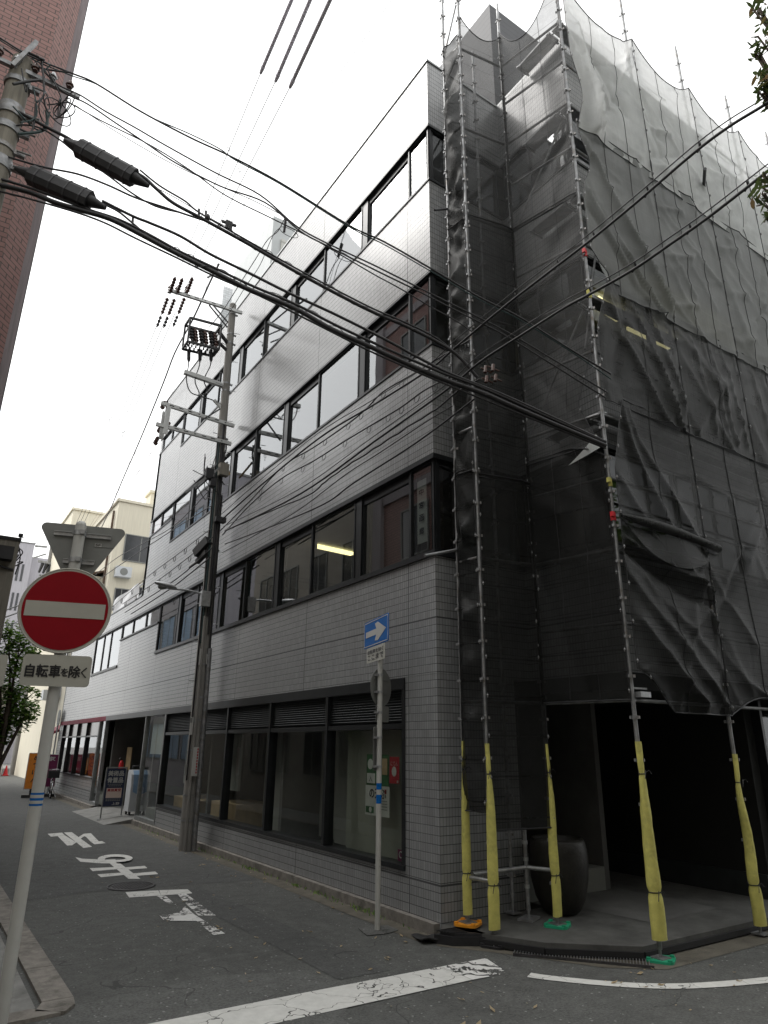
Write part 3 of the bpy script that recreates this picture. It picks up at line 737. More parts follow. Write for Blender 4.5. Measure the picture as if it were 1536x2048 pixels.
# ---------------- porch under the wing
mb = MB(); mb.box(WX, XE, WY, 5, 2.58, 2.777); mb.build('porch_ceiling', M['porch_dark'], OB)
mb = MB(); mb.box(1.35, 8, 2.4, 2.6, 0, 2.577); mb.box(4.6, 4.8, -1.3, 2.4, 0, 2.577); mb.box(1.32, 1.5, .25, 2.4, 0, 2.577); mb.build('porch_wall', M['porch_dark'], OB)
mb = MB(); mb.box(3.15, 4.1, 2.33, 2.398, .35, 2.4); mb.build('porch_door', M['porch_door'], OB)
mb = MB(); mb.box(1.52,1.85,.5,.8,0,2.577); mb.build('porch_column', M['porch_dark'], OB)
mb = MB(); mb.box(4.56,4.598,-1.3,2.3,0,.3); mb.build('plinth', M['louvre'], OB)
mb = MB(); mb.poly([(4.85,-1.35,.3),(12,-1.35,.3),(12,-1.35,2.4),(4.85,-1.35,2.4)]); mb.build('porch_window', M['glass_dark'], OB)
mb = MB()
for k in range(6): mb.box(4.82+k*1.4, 4.88+k*1.4, -1.42, -1.28, 0, 2.577)
mb.box(4.89, 11.8, -1.42,-1.28, .0,.3); mb.build('porch_window_frame', M['black_frame'], OB)
# ---------------- roof structures
mb = MB(); mb.box(1.25, 6.5, 9.75, 13.1, 12.7, 18.1); p_ = mb.build('penthouse', M['pent_grey'], OB)
mb = MB(); mb.box(1.55, 4.2, 9.70, 9.748, 13.6, 17.3); mb.build('louvre_panel', M['pent_louvre'], p_)
mb = MB(); mb.box(1.3, 4.5, 14.3, 15.1, 12.7, 18.3); mb.build('roof_tank_enclosure', M['tile_pale'], OB)
mb = MB(); mb.box(2.1, 9, .45, 3.8, 12.7, 17.2); mb.build('lift_house', M['charcoal'], OB)
mb = MB(); mb.box(9.5, 14, .5, 4, 12.7, 14.4); mb.build('roof_plant', M['pent_grey'], OB)
mb = MB()
for k in range(5): mb.cyl((.4+.0*k, 15.7+k*1.3, 6.4), (.4, 15.7+k*1.3, 7.2), .02, n=6)
mb.bar((.4,15.7,7.2), (.4,20.9,7.2), .04, .04); mb.bar((.4,15.7,6.8), (.4,20.9,6.8), .03, .03); mb.build('terrace_rail', M['galv'], OB)
t = thing('windbreak_sheet', 'white sheet tied along the low roof terrace beyond the office block', 'sheet', (.15,17.6,6.44))
mb = MB(); mb.grid(lambda u, v: V((.02+.03*sin(9*u+4*v), 16.0+3.4*u, 6.42+.55*v)), 24, 6); mb.build('fabric', M['white_sheet'], t)
mb = MB(); mb.tube([(.05,16.0,6.98),(.05,17.7,6.99),(.05,19.4,6.98)], .012, 6); mb.build('rope', M['cable_thin'], t)
# paper hung in the corner window
t = thing('hanging_paper_sign', 'long white paper strip of black characters hung in the corner window', 'paper sign', (.02,.36,5.1))
mb = MB(); mb.add([(-.004,.25,4.6),(-.004,.48,4.6),(-.006,.475,5.55),(-.006,.255,5.55)], [(3,2,1,0)]); mb.build('paper', M['poster_grey'], t)
for k, ch in enumerate('中宮画廊'):
    lettering(ch, M['black'], t, (-.012, .366, 5.36-.195*k), (0,-1,0), UP, .105, .095, .004, bold=.004)
t.location.x += .065
# posters in the shop window
def flat(name, m, parent, y0, y1, z0, z1, x): 
    mb = MB(); mb.box(x, x+.003, y0, y1, z0, z1); return mb.build(name, m, parent)
t = thing('green_poster', 'dark green picture poster with tan panel taped inside shop window', 'poster', (.05,1.5,1.6))
flat('sheet', M['poster_green'], t, 1.22, 1.78, 1.385, 1.79, .058)
flat('photo', M['poster_tan'], t, 1.25, 1.38, 1.53, 1.74, .053); flat('photo', M['poster_grey'], t, 1.55, 1.76, 1.41, 1.54, .053)
mb = MB(); disc(mb, (.055,1.68,1.66), (0,-1,0), UP, .07, .004, 24); mb.build('photo', M['poster_grey'], t)
lettering('入', M['black'], t, (.0505,1.66,1.47), (0,-1,0), UP, .09, .08, .001)
t = thing('white_poster', 'white handwritten poster below the green one in shop window', 'poster', (.05,1.5,1.2))
flat('sheet', M['poster_grey'], t, 1.2, 1.8, 1.0, 1.38, .058)
lettering('の天ぷ', M['black'], t, (.056,1.48,1.28), (0,-1,0), UP, .42, .12, .001, bold=.01)
flat('dark_box', M['poster_green'], t, 1.58, 1.78, 1.03, 1.11, .054)
mb = MB(); disc(mb, (.052,1.66,1.07), (0,-1,0), UP, .035, .003, 20); mb.build('oval', M['poster_grey'], t)
flat('seal', M['poster_red'], t, 1.27, 1.31, 1.29, 1.345, .054)
for k in range(4): flat('text_line', M['sign_back'], t, 1.25, 1.42, 1.19-.035*k, 1.2-.035*k, .054)
t = thing('red_poster', 'small red poster with pale oval beside the green poster', 'poster', (.05,1.1,1.6))
flat('sheet', M['poster_red'], t, .97, 1.2, 1.43, 1.765, .058)
lettering('にてん', M['cream'], t, (.056,1.085,1.68), (0,-1,0), UP, .17, .055, .001)
mb = MB(); mb.prism([(.054,1.085-.055*cos(2*pi*i/24),1.58+.062*sin(2*pi*i/24)) for i in range(24)], (.003,0,0)); mb.build('oval', M['poster_grey'], t)
flat('label_patch', M['poster_grey'], t, .985, 1.02, 1.44, 1.47, .054)
t = thing('magenta_sticker', 'small magenta sticker with white ring low in shop window corner', 'sticker', (.05,.93,.55))
flat('sheet', M['purple'], t, .86, 1.0, .515, .65, .058)
mb = MB(); mb.tube([(.056,.93+.035*cos(2*pi*i/20),.59+.035*sin(2*pi*i/20)) for i in range(20)], .006, 5, True); mb.build('ring', M['poster_grey'], t)
for o_ in list(COL.objects):
    if o_.name in ('green_poster','white_poster','red_poster','magenta_sticker'): o_.location.x += .032
t = thing('red_window_notice', 'red sheet with white writing in the small far upper window', 'notice', (.02,15,8.6))
mb = MB(); mb.box(.06,.065,14.2,15.3,8.46,8.87); mb.build('sheet', M['poster_red'], t)
lettering('のれ', M['white'], t, (.055,14.85,8.7), (0,-1,0), UP, .6, .24, .0, bold=.02)
# ================================================================== SCAFFOLD
def base_of(x, y, z): p = gnd(x, y, z); return (p.x, p.y, z)
P1 = base_of(936,1850,.02); P2 = base_of(989,1893,ROADZ); P3 = base_of(1115,1853,0.0); P4 = base_of(1322,1922,ROADZ)
P5 = base_of(1530,1872,ROADZ); PIN = base_of(1058,1840,0.0)
P5 = (3.12, -1.93, ROADZ); P6 = (4.85,-1.93,ROADZ); P7 = (6.58,-1.93,ROADZ); P8 = (8.2,-1.93,ROADZ); P9 = (9.95,-1.93,ROADZ)
PB = (1.42, -.72, 0.0)
pk = MB(); pk.cyl((0,0,-.022), (0,0,.022), .031, n=8)
for a in range(4): pk.obox((.045*cos(pi/2*a+.4), .045*sin(pi/2*a+.4), 0), (cos(pi/2*a+.4), sin(pi/2*a+.4), 0), (-sin(pi/2*a+.4), cos(pi/2*a+.4), 0), UP, .011, .011, .016)
pocket_src = None
def scaffold_pole(b, top, label, pad=None, z_first=.33, pins=True):
    global pocket_src
    t = thing('scaffold_pole', label, 'scaffold pole', b, 'steel uprights of the scaffold')
    mb = MB(); mb.cyl((b[0],b[1],b[2]+.1), (b[0],b[1],top), .0245, n=10)
    mb.cyl((b[0],b[1],top), (b[0],b[1],top+.12), .019, n=8); mb.build('tube', M['galv_dull'], t)
    mb = MB(); mb.cyl((b[0],b[1],b[2]+.012), (b[0],b[1],b[2]+.36), .016, n=8); mb.obox((b[0],b[1],b[2]+.03), (1,0,0), (0,1,0), UP, .075, .075, .006)
    mb.cyl((b[0],b[1],b[2]+.2), (b[0],b[1],b[2]+.235), .035, n=6); mb.build('base_jack', M['galv_dull'], t)
    if pad:
        mb = MB(); a = .5; ex = V((cos(a),sin(a),0)); ey = V((-sin(a),cos(a),0))
        plate(mb, V(b)+V((0,0,.026)), ex, ey, .27, .27, .06, .025); 
        for k in range(4):
            q = V(b)+ex*(.1*(1 if k % 2 else -1))+ey*(.1*(1 if k > 1 else -1)); mb.obox(q+V((0,0,.035)), ex, ey, UP, .02, .02, .008)
        mb.build('foot_pad', M[pad], t)
    z = z_first+.1
    while z < top-.05:
        if pocket_src is None:
            o = pk.build('wedge_pocket', M['galv_dull']); o.parent = t; pocket_src = o
        else:
            o = pocket_src.copy(); COL.objects.link(o); o.parent = t
        o.location = (0, 0, z-b[2]); z += .45
    return t
scaffold_pole(P1, 15.2, 'slim steel scaffold upright on an orange foot pad, nearest the tiled corner', 'orange_pad')
scaffold_pole(P2, 14.6, 'steel scaffold upright on the gutter grating in front of the narrow net', 'black_plastic')
scaffold_pole(P3, 14.7, 'steel scaffold upright on a green foot pad beside the stone pot', 'green_pad')
scaffold_pole(P4, 15.3, 'long corner scaffold upright on a green foot pad by the white edge line', 'green_pad')
scaffold_pole(P5, 15.3, 'scaffold upright with bent yellow foam at the right end of the porch')
for p, w_ in ((P6, 'first'), (P7, 'second'), (P8, 'third'), (P9, 'fourth')):
    scaffold_pole(p, 15.2+(.0 if p is P6 else -.15), 'scaffold upright standing above the pale net top, %s beyond the foam wrapped one' % w_)
scaffold_pole((1.0,-.12,0), 14.2, 'thin inner scaffold upright seen through the net between the two tiled walls')
t = thing('scaffold_stub', 'short steel stub post on square plate inside the porch netting', 'scaffold pole', PIN)
mb = MB(); mb.cyl(V(PIN)+V((0,0,.1)), V(PIN)+V((0,0,.98)), .0245, n=10); mb.build('tube', M['galv_dull'], t)
mb = MB(); mb.obox(V(PIN)+V((0,0,.016)), (.9,.4,0), (-.4,.9,0), UP, .14, .09, .012); mb.cyl(V(PIN)+V((0,0,.02)), V(PIN)+V((0,0,.2)), .016, n=8); mb.build('base_plate', M['galv_dull'], t)
for z in (.33,.62,.8):
    mb = MB(); mb.cyl(V(PIN)+V((0,0,z)), V(PIN)+V((0,0,z+.04)), .034, n=8); mb.build('coupler', M['galv'], t)
# rails, level by level
LV = [2.42, 4.2, 6.05, 7.9, 9.7, 11.5, 13.3]
def rail(a, b, label, r=.0215):
    o = MB().cyl(a, b, r, n=8).build('scaffold_rail', M['galv_dull']); return tag(o, label, 'scaffold rail', 'horizontal steel rails of the scaffold')
o = MB().tube([(P1[0],P1[1],.5),(P2[0],P2[1],.5),], .022, 8).build('scaffold_rail', M['galv']); tag(o, 'knee high bare steel rail between the orange and the grating uprights', 'scaffold rail', 'horizontal steel rails of the scaffold')
o = MB().tube([(P1[0]+.05,P1[1]-.05,.53),(PIN[0],PIN[1],.55),(P3[0]+.05,P3[1],.56)], .024, 8).build('scaffold_rail', M['galv']); tag(o, 'knee high bare steel rail running past the stub post to the stone pot', 'scaffold rail', 'horizontal steel rails of the scaffold')
for i, z in enumerate(LV):
    rail((P1[0],P1[1]+.04,z), (P2[0],P2[1]+.04,z), '%s rail behind the narrow crumpled net' % ORD[i])
    rail((P2[0],P2[1]+.045,z), (P3[0],P3[1]+.045,z), '%s rail behind the net left of the inside corner' % ORD[i])
    rail((P3[0]+.045,P3[1],z), (P4[0]+.045,P4[1],z), '%s rail behind the net on the left face of the wing' % ORD[i])
    rail((P4[0],P4[1]+.05,z), (10.2,P5[1]+.05,z), '%s long rail behind the big net on the front of the wing' % ORD[i])
    if i:
        rail((P4[0],P4[1]+.05,z-.9), (10.2,P5[1]+.05,z-.9), '%s guard rail behind the big net on the front of the wing' % ORD[i-1])
        rail((P3[0]+.045,P3[1],z-.9), (P4[0]+.045,P4[1],z-.9), '%s guard rail behind the net on the left face of the wing' % ORD[i-1])
def plank(x0, x1, y0, y1, z, label):
    t = thing('scaffold_plank', label, 'scaffold plank', ((x0+x1)/2, (y0+y1)/2, z), 'walkway planks of the scaffold')
    mb = MB(); mb.box(x0, x1, y0, y1, z, z+.035); mb.build('deck', M['galv_dull'], t)
    if x1-x0 > y1-y0:
        for xx in (x0+.02, x1-.05): MB().box(xx, xx+.03, y0-.03, y1+.03, z-.02, z-.001).build('hook', M['galv'], t)
    else:
        for yy in (y0+.02, y1-.05): MB().box(x0-.03, x1+.03, yy, yy+.03, z-.02, z-.001).build('hook', M['galv'], t)
for i, z in enumerate(LV[1:]):
    plank(1.38, 5.6, -1.85, -1.66, z+.04, '%s walkway plank, seen edge on, behind the big front net' % ORD[i])
    plank(1.36, 1.6, -1.62, -.85, z+.04, '%s walkway plank behind the net on the left face of the wing' % ORD[i])
def brace(a, b, label):
    o = MB().cyl(a, b, .017, n=8).build('scaffold_brace', M['galv_dull']); return tag(o, label, 'scaffold brace', 'diagonal braces of the scaffold')
for i in (2, 4):
    z = LV[i]
    brace((P3[0]+.08,P3[1]+.02,z), (1.5,-1.62,z+1.8), '%s diagonal brace showing faintly through the wing net' % ('lower' if i == 2 else 'upper'))
brace((P2[0]+.02,P2[1]+.08,14.4), (P1[0],P1[1]+.03,13.3), 'diagonal brace at the open top of the narrow net')
brace((P2[0]+.02,P2[1]+.08,13.2), (P1[0]-.02,P1[1]+.03,12.6), 'diagonal brace just under the open top of the narrow net')
brace((1.46,-1.62,7.2), (1.9,-1.64,9.0), 'pale diagonal brace at the torn gap beside the corner upright')
o = MB().cyl((P1[0]-.62,P1[1]-.1,4.17), (P1[0]+.02,P1[1],4.38), .02, n=8).build('scaffold_tie', M['galv']); tag(o, 'short steel tie stub sticking out left beside the lowest ribbon window', 'scaffold tie')
o = MB().cyl((P1[0]-.35,P1[1]-.1,9.75), (P1[0]+.02,P1[1],10.05), .018, n=8).build('scaffold_tie', M['cable_thin']); tag(o, 'dark bent tie stub sticking out left near the upper ribbon window', 'scaffold tie')
o = MB().cyl((4.35,-2.3,11.55), (4.95,-1.9,11.6), .03, n=8).build('scaffold_tie', M['cable_thin']); tag(o, 'dark pipe end poking out through the pale net near its top edge', 'scaffold tie')
for z, m, w_ in ((8.55,'red','red'), (7.85,'orange','yellow'), (5.05,'orange','yellow'), (4.6,'red','red')):
    up_ = 'upper' if z > 6 else 'lower'
    t = thing('coloured_clamp', '%s %s clamp bolted on the corner scaffold upright' % (up_, w_), 'clamp', (P4[0],P4[1],z), 'coloured clamps on the corner upright')
    mb = MB(); mb.cyl((P4[0],P4[1],z-.05), (P4[0],P4[1],z+.05), .034, n=10); mb.build('body', M['cone' if m == 'red' else 'foam'], t)
    mb = MB(); mb.obox((P4[0]-.05,P4[1]-.03,z+.02), (1,0,0), (0,1,0), UP, .02, .02, .03); mb.build('wedge', M['cone' if m == 'red' else 'foam'], t)
t = thing('security_lamp', 'small pale floodlight clamped on the corner upright under the nets', 'lamp', (P4[0]+.1,P4[1],2.6))
mb = MB(); mb.obox((P4[0]+.14,P4[1]-.02,2.48), (1,0,0), (0,1,0), UP, .09, .06, .03); mb.build('housing', M['galv'], t)
mb = MB(); mb.bar((P4[0],P4[1],2.55), (P4[0]+.24,P4[1]-.02,2.55), .02, .02); mb.build('arm', M['galv'], t)
# ------------------------------------------------------------------ foam sleeves
def foam(b, z0, z1, w0, label, lean=(0,0), bends=()):
    t = thing('foam_sleeve', label, 'foam sleeve', (b[0], b[1], z0), 'yellow foam sleeves on the scaffold uprights')
    N = 40; n = 14; vs = []; fs = []
    ties = [z0+(z1-z0)*q for q in (.22,.83)]
    for i in range(N+1):
        q = i/N; z = z0+(z1-z0)*q
        r = w0*(1.1-.22*q)
        if q > .62: r *= 1-.38*min(1, (q-.62)/.2)
        for tz in ties: r *= 1-.24*exp(-((z-tz)/.025)**2)
        cx = b[0]+lean[0]*sin(pi*q)+sum(a*exp(-((q-c0)/.16)**2) for c0, a in bends)-.012
        cy = b[1]+lean[1]*sin(pi*q)-.02
        for k in range(n):
            a = 2*pi*k/n; rr = r*(1+.12*sin(2*a+q*5+b[0]*7)+.06*sin(3*a+9*q+b[1]*5)+.022*sin(q*37+a*2+b[0]*9)+.015*sin(q*71+a*3))
            vs.append(V((cx+rr*cos(a), cy+rr*.8*sin(a), z)))
    for i in range(N):
        for k in range(n): fs.append((i*n+k, i*n+(k+1) % n, (i+1)*n+(k+1) % n, (i+1)*n+k))
    mb = MB(); mb.add(vs, fs, True); mb.add(vs[:n], [tuple(range(n))[::-1]]); mb.add(vs[-n:], [tuple(range(n))]); mb.build('foam', M['foam'], t)
    for j, tz in enumerate(ties):
        i = round((tz-z0)/(z1-z0)*N); ringp = [V((v.x+(v.x-b[0])*.06, v.y+(v.y-b[1])*.06, v.z)) for v in vs[i*n:(i+1)*n]]
        mb = MB(); mb.tube(ringp, .006, 5, True)
        p = V((b[0]-.01, b[1]-w0*.9, tz))
        for s in (-1, 1): mb.tube([p, p+V((.03*s,-.03,.03)), p+V((.06*s,-.035,-.01-.05*(s < 0)))], .004, 4)
        mb.build('tie_string', M['black'], t)
def zof(b, y): # height the photo shows at row y on the upright b
    lo, hi = -1.0, 16.0
    for _ in range(40):
        m_ = (lo+hi)/2; d = V((b[0], b[1], m_))-CAM
        py = 1024-F_PX*d.dot(CU)/d.dot(CF)
        if py > y: lo = m_
        else: hi = m_
    return lo
foam(P1, zof(P1,1828), zof(P1,1482), .05, 'yellow foam sleeve on the upright with the orange pad')
foam(P2, zof(P2,1858), zof(P2,1487), .058, 'yellow foam sleeve in front of the hanging net\'s left edge', (.0,-.02))
foam(P3, zof(P3,1832), zof(P3,1488), .052, 'yellow foam sleeve beside the dark stone pot', (.02,0), ((.4,-.015),))
foam(P4, zof(P4,1878), zof(P4,1483), .072, 'widest yellow foam sleeve on the corner upright at the road', (.0,0))
foam(P5, zof(P5,1850), zof(P5,1508), .066, 'bent yellow foam sleeve at the right edge of the porch', (.02,0), ((.25,-.03),(.75,-.05)))
# ------------------------------------------------------------------ nets
def net(label, fn, nrm, W, H, folds, material, name='safety_net', seams=(), res=.055, extra=None, loc=None):
    """fn(u, v) -> point on the flat sheet; folds are (u0,v0,u1,v1,height,width) ridges in metres along the sheet"""
    nrm = V(nrm).normalized(); nu = max(6, int(W/res)); nv = max(8, int(H/res))
    def f(u, v):
        d = 0.0; U = u*W; Vv = v*H
        for (a, b, c, e, h, wd) in folds:
            dx = c-a; dy = e-b; L2 = dx*dx+dy*dy; tt = max(0, min(1, ((U-a)*dx+(Vv-b)*dy)/L2))
            ds = sqrt((U-a-dx*tt)**2+(Vv-b-dy*tt)**2); d += h*exp(-ds/wd)*(.45+.55*tt if h > 0 else 1)
        edge = min(1, min(u, 1-u)*W/.12+.25)
        d = d*edge+.022*sin(pi*u)*sin(pi*v*H/1.8)**2
        p = V(fn(u, v))+nrm*d
        if extra: p = p+V(extra(u, v))
        return p
    p0 = V(fn(.5, 0)); t = thing(name, label, 'safety net', tuple(p0), 'mesh safety nets hung on the scaffold')
    mb = MB(); mb.grid(f, nu, nv); mb.build('mesh_sheet', material, t)
    mb = MB()
    for s in seams: mb.tube([f(s, k/nv)+nrm*.004 for k in range(nv+1)], .005, 4)
    for vv in (0.0, 1.0): mb.tube([f(k/nu, vv)+nrm*.004 for k in range(nu+1)], .009, 4)
    for uu in (0.0, 1.0): mb.tube([f(uu, k/nv)+nrm*.004 for k in range(nv+1)], .006, 4)
    mb.build('hem', M['cable'], t)
    for uu in (0.0, 1.0):
        k = 0
        while k*.45 < H:
            v = min(.999, (k*.45+.1)/H); p = f(uu, v)+nrm*.02
            if tie_src[0] is None:
                tb = MB(); tb.ball((0,0,0), .013, 8); tb.cyl((0,0,-.025), (0,0,.025), .006, n=6); tie_src[0] = tb.build('net_tie', M['galv_dull']); o = tie_src[0]; o.parent = t
            else:
                o = tie_src[0].copy(); COL.objects.link(o); o.parent = t
            o.location = p-p0; k += 1
    return t
tie_src = [None]
def bil(a, b, z0, z1, sag=0.0, pull=0.0):
    a = V((a[0], a[1], 0)); b = V((b[0], b[1], 0))
    def f(u, v):
        p = a.lerp(b, u); z = z0+(z1-z0)*v; z -= sag*4*u*(1-u)*max(0, v*1.2-.2); p.z = z; return p
    return f
def rfolds(W, H, n, seed, h=.05, slant=(.3,.9), down=True):
    r = random.Random(seed); out = []
    for _ in range(n):
        u = r.choice((0, W)); v = r.random()*H; L = r.uniform(.5, 1.6)*W
        a = r.uniform(.5, 1.25); s = 1 if u == 0 else -1
        sg = -1 if r.random() < .75 else 1
        out.append((u, v, u+s*L*cos(a), v+sg*L*sin(a), h*r.uniform(.4,1.1)*(1 if r.random() < .7 else -1), r.uniform(.05,.11)))
    for k in range(int(H/.9)):            # tension creases that leave each tie
        for u, s in ((0, 1), (W, -1)):
            v = min(H, (round((k*.9+.45)/.45))*.45+.1); L = r.uniform(.4,1.1)*W; a = r.uniform(.1,1.2); sg = -1 if r.random() < .6 else 1
            out.append((u, v, u+s*L*cos(a), v+sg*L*sin(a), .45*h*r.uniform(.4,1), r.uniform(.035,.055)))
    return out
dist = lambda a, b: sqrt((a[0]-b[0])**2+(a[1]-b[1])**2)
# narrow face between the first two uprights: three crumpled lengths
nN = V((-(P2[1]-P1[1]), P2[0]-P1[0], 0)); nN = V((-.9,-.3,0)); W1 = dist(P1, P2)
zs = [1.2, 5.4, 9.6, 13.5]
for i in range(3):
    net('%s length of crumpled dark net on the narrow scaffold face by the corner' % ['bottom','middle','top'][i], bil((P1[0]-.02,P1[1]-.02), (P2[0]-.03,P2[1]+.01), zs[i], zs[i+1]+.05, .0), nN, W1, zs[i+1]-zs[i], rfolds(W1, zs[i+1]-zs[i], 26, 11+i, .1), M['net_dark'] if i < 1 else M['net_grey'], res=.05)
n2 = V((P2[1]-P3[1], P3[0]-P2[0], 0)); n2 = -n2 if n2.y > 0 else n2; W2 = dist(P2, P3)
zs = [1.02, 5.3, 9.6, 13.9]
for i in range(3):
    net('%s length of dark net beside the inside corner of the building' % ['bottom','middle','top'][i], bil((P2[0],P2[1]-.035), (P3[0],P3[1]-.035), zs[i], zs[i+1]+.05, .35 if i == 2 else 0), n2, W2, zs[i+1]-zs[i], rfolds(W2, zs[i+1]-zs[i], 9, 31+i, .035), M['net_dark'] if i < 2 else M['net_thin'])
n3 = V((-(P3[1]-P4[1]), -(P4[0]-P3[0]), 0)); n3 = V((-.98,-.2,0)); W3 = dist(P3, P4)
zs = [2.42, 5.6, 9.6, 14.0]
def pull3(lo, hi, amt):
    def g(u, v):
        k = exp(-((v-lo)/hi)**2)*max(0, (u-.45)/.55); return (-amt*k*.05, amt*k, 0)
    return g
for i in range(3):
    def curl(u, v, i=i):
        if i == 1:
            k = max(0, 1-abs(v-.16)/.2)*max(0, (u-.5)/.5); return (-.05*k, .3*k, 0)
        if i == 2: return (0, 0, .45*max(0, u-.2)*v)
        k = max(0, (v-.93)/.07)*max(0, (u-.6)/.4); return (-.1*k, .18*k, -.1*k)
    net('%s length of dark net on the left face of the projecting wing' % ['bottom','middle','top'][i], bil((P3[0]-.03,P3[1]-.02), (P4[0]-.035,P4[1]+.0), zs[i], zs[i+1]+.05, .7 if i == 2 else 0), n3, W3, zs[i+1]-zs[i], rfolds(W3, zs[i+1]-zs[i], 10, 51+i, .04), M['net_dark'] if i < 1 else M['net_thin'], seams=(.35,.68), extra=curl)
t = thing('net_scrap', 'pale loose flap of net folded over beside the corner upright', 'net', (P4[0]-.2,P4[1]+.3,5.6))
mb = MB(); a = on(1140,932,0,1.14); b = on(1208,893,1,P4[1]-.03); c_ = on(1195,868,0,1.24)
mb.grid(lambda u, v: a.lerp(b.lerp(c_, v), u)+V((-.03,-.04*sin(pi*u),0)), 10, 5); mb.build('flap', M['net_pale'], t)
# big front net: five columns by three lengths
PX = [P4, P5, P6, P7, P8, P9]
zs = [2.3, 6.35, 8.2, 11.0, 14.1]
nf = V((0,-1,0)); colw = ['first', 'second', 'third', 'fourth', 'fifth']
for c in range(5):
    a, b = PX[c], PX[c+1]; W = b[0]-a[0]
    for i in range(4):
        H = zs[i+1]-zs[i]
        folds = rfolds(W, H, [6, 7, 8, 8][i], 100+10*c+i, [.05,.05,.06,.065][i])
        if c == 0 and i == 0: folds += [(0,4.0,1.9,.9,.1,.07),(.25,3.9,1.9,1.9,.08,.07),(0,2.9,.9,1.9,.07,.06),(0,1.6,1.9,.0,.09,.08),(.2,1.0,1.2,.1,.14,.1),(.1,2.0,1.85,1.55,.16,.04),(.1,1.9,1.8,1.35,-.12,.08)]
        if c == 0 and i == 1: folds += [(.1,1.6,1.5,-.3,.1,.06),(.75,1.85,1.6,0,.1,.05),(1.2,1.85,1.8,.3,.08,.05),(.75,1.85,.3,.4,-.06,.08)]
        if c == 0 and i == 2: folds += [(0,2.6,1.8,.2,.14,.07),(.05,1.6,1.5,0,.12,.05)]
        if c == 0 and i == 3: folds += [(.3,2.5,.35,.1,.2,.08),(0,2.0,.5,.2,.16,.07)]
        if c and i == 1: folds += [(.1*k*W,1.85,.1*k*W+.35,.2,.05,.035) for k in (2,4,5,7,9)]
        if c and i == 2: folds += [(0,k*.9+.3,.7,k*.9+.55,.07,.05) for k in range(3)]+[(0,k*1.8+.4,1.6,k*1.8-.5,.05,.06) for k in range(2)]
        if c and i == 3: folds += [(0,k*.9+.3,.7,k*.9+.55,.07,.05) for k in range(3)]
        def ex(u, v, c=c, i=i):
            if c == 0 and i == 2:    # left edge slack, pulled back from the upright
                k = max(0, 1-u/.28); s = exp(-((v-.75)/.13)**2)*.2+max(0, .2-v)/.2*.3
                return (k*s, -.12*k*s, .25*max(0,.2-v)/.2*k)
            if c == 0 and i == 3:
                k = max(0, 1-u/.28); s = exp(-((v-.25)/.18)**2)*.18; return (k*s, -.12*k*s, 0)
            if c == 0 and i == 1:
                k = max(0, 1-u/.3); return (k*.32*max(0, (v-.55)/.45), 0, 0)
            if c == 0 and i == 0:
                k = max(0, 1-u/.35); return (k*.32*max(0, (v-.72)/.28)+k*.28*max(0, .1-v)/.1, -.05*k, .35*max(0, .12-v)/.12*k-.3*max(0, 1-u)*max(0, v-.9)*2)
            if i == 0: return (0,0,.25*max(0,.12-v)/.12*sin(pi*u))
            return (0,0,0)
        m_ = [M['net_dark'], M['net_grey'], M['net_mid'], M['net_pale']][i]  # lengths step paler upward: the sky-lit fade is painted into the net colours
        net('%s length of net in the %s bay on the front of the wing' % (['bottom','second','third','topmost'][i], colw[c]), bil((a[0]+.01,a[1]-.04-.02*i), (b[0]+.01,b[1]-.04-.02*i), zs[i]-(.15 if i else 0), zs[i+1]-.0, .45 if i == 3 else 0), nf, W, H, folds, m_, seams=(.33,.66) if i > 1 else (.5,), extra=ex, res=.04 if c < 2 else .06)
# rolled hem that sags across the first bay
t = thing('rolled_net', 'rolled roll of net sagging like a hammock across the first wing bay', 'net', (2.2,-2.05,4.6))
a = on(1238,1032,1,-1.99); b = on(1432,1098,1,-1.99)
def fn(u, v):
    p = a.lerp(b, u); an = 2*pi*v; r = .03+.05*u+.02*sin(5*u)
    return p+V((0,-.03+r*cos(an)*1.0,.0+r*sin(an)-.09*sin(pi*u)*.3+.06*sin(pi*u)))
mb = MB(); mb.grid(fn, 24, 10); mb.build('roll', M['net_grey'], t)
mb = MB(); mb.grid(lambda u, v: fn(u, .75)+V((0,.02-.05*v+.03*sin(8*u),-.42*v*sin(pi*u)-.02)), 24, 6); mb.build('hanging_fold', M['net_dark'], t)
# ================================================================== STONE POT
c = on(1122,1838,2,0.0); c = V((1.44,-.33,0))
pc = on(1120,1768,1,-.36); 
t = thing('stone_pot', 'large dark mottled stone pot standing in the porch behind the foam sleeve', 'pot', (pc.x,-.36,0))
pr = [(.0,.0),(.16,.0),(.23,.05),(.3,.18),(.345,.38),(.36,.55),(.355,.7),(.335,.8),(.31,.84),(.29,.83),(.28,.6),(.0,.55)]
mb = MB(); mb.lathe((pc.x,-.36,.0), pr, 32); mb.build('body', M['stone'], t)
# ================================================================== NO-ENTRY SIGN
tt = 6.7; az0 = radians(8.42)
NE = V((CAM.x+tt*sin(az0), CAM.y+tt*cos(az0), 0))
ne = thing('no_entry_sign', 'red no entry sign with black lettered plate on a white post', 'road sign', (NE.x, NE.y, ROADZ))
exn, nn = facing(196)
def nep(x, y): return onv(x, y, (NE.x, NE.y), (NE.x+exn.x, NE.y+exn.y))
ztop = zof(NE, 1052)
mb = MB(); mb.cyl((NE.x,NE.y,ROADZ), (NE.x,NE.y,ztop), .05, n=20); mb.ball((NE.x,NE.y,ztop), .05, 12); mb.build('post', M['white_pole'], ne)
cd = nep(133,1223)+nn*.075
R0 = .375
mb = MB(); disc(mb, cd, exn, UP, R0, .004, 56); mb.tube([cd-nn*.004+exn*(R0*cos(2*pi*i/56))+UP*(R0*sin(2*pi*i/56)) for i in range(56)], .008, 6, True); d_ = mb.build('disc', M['cream'], ne)
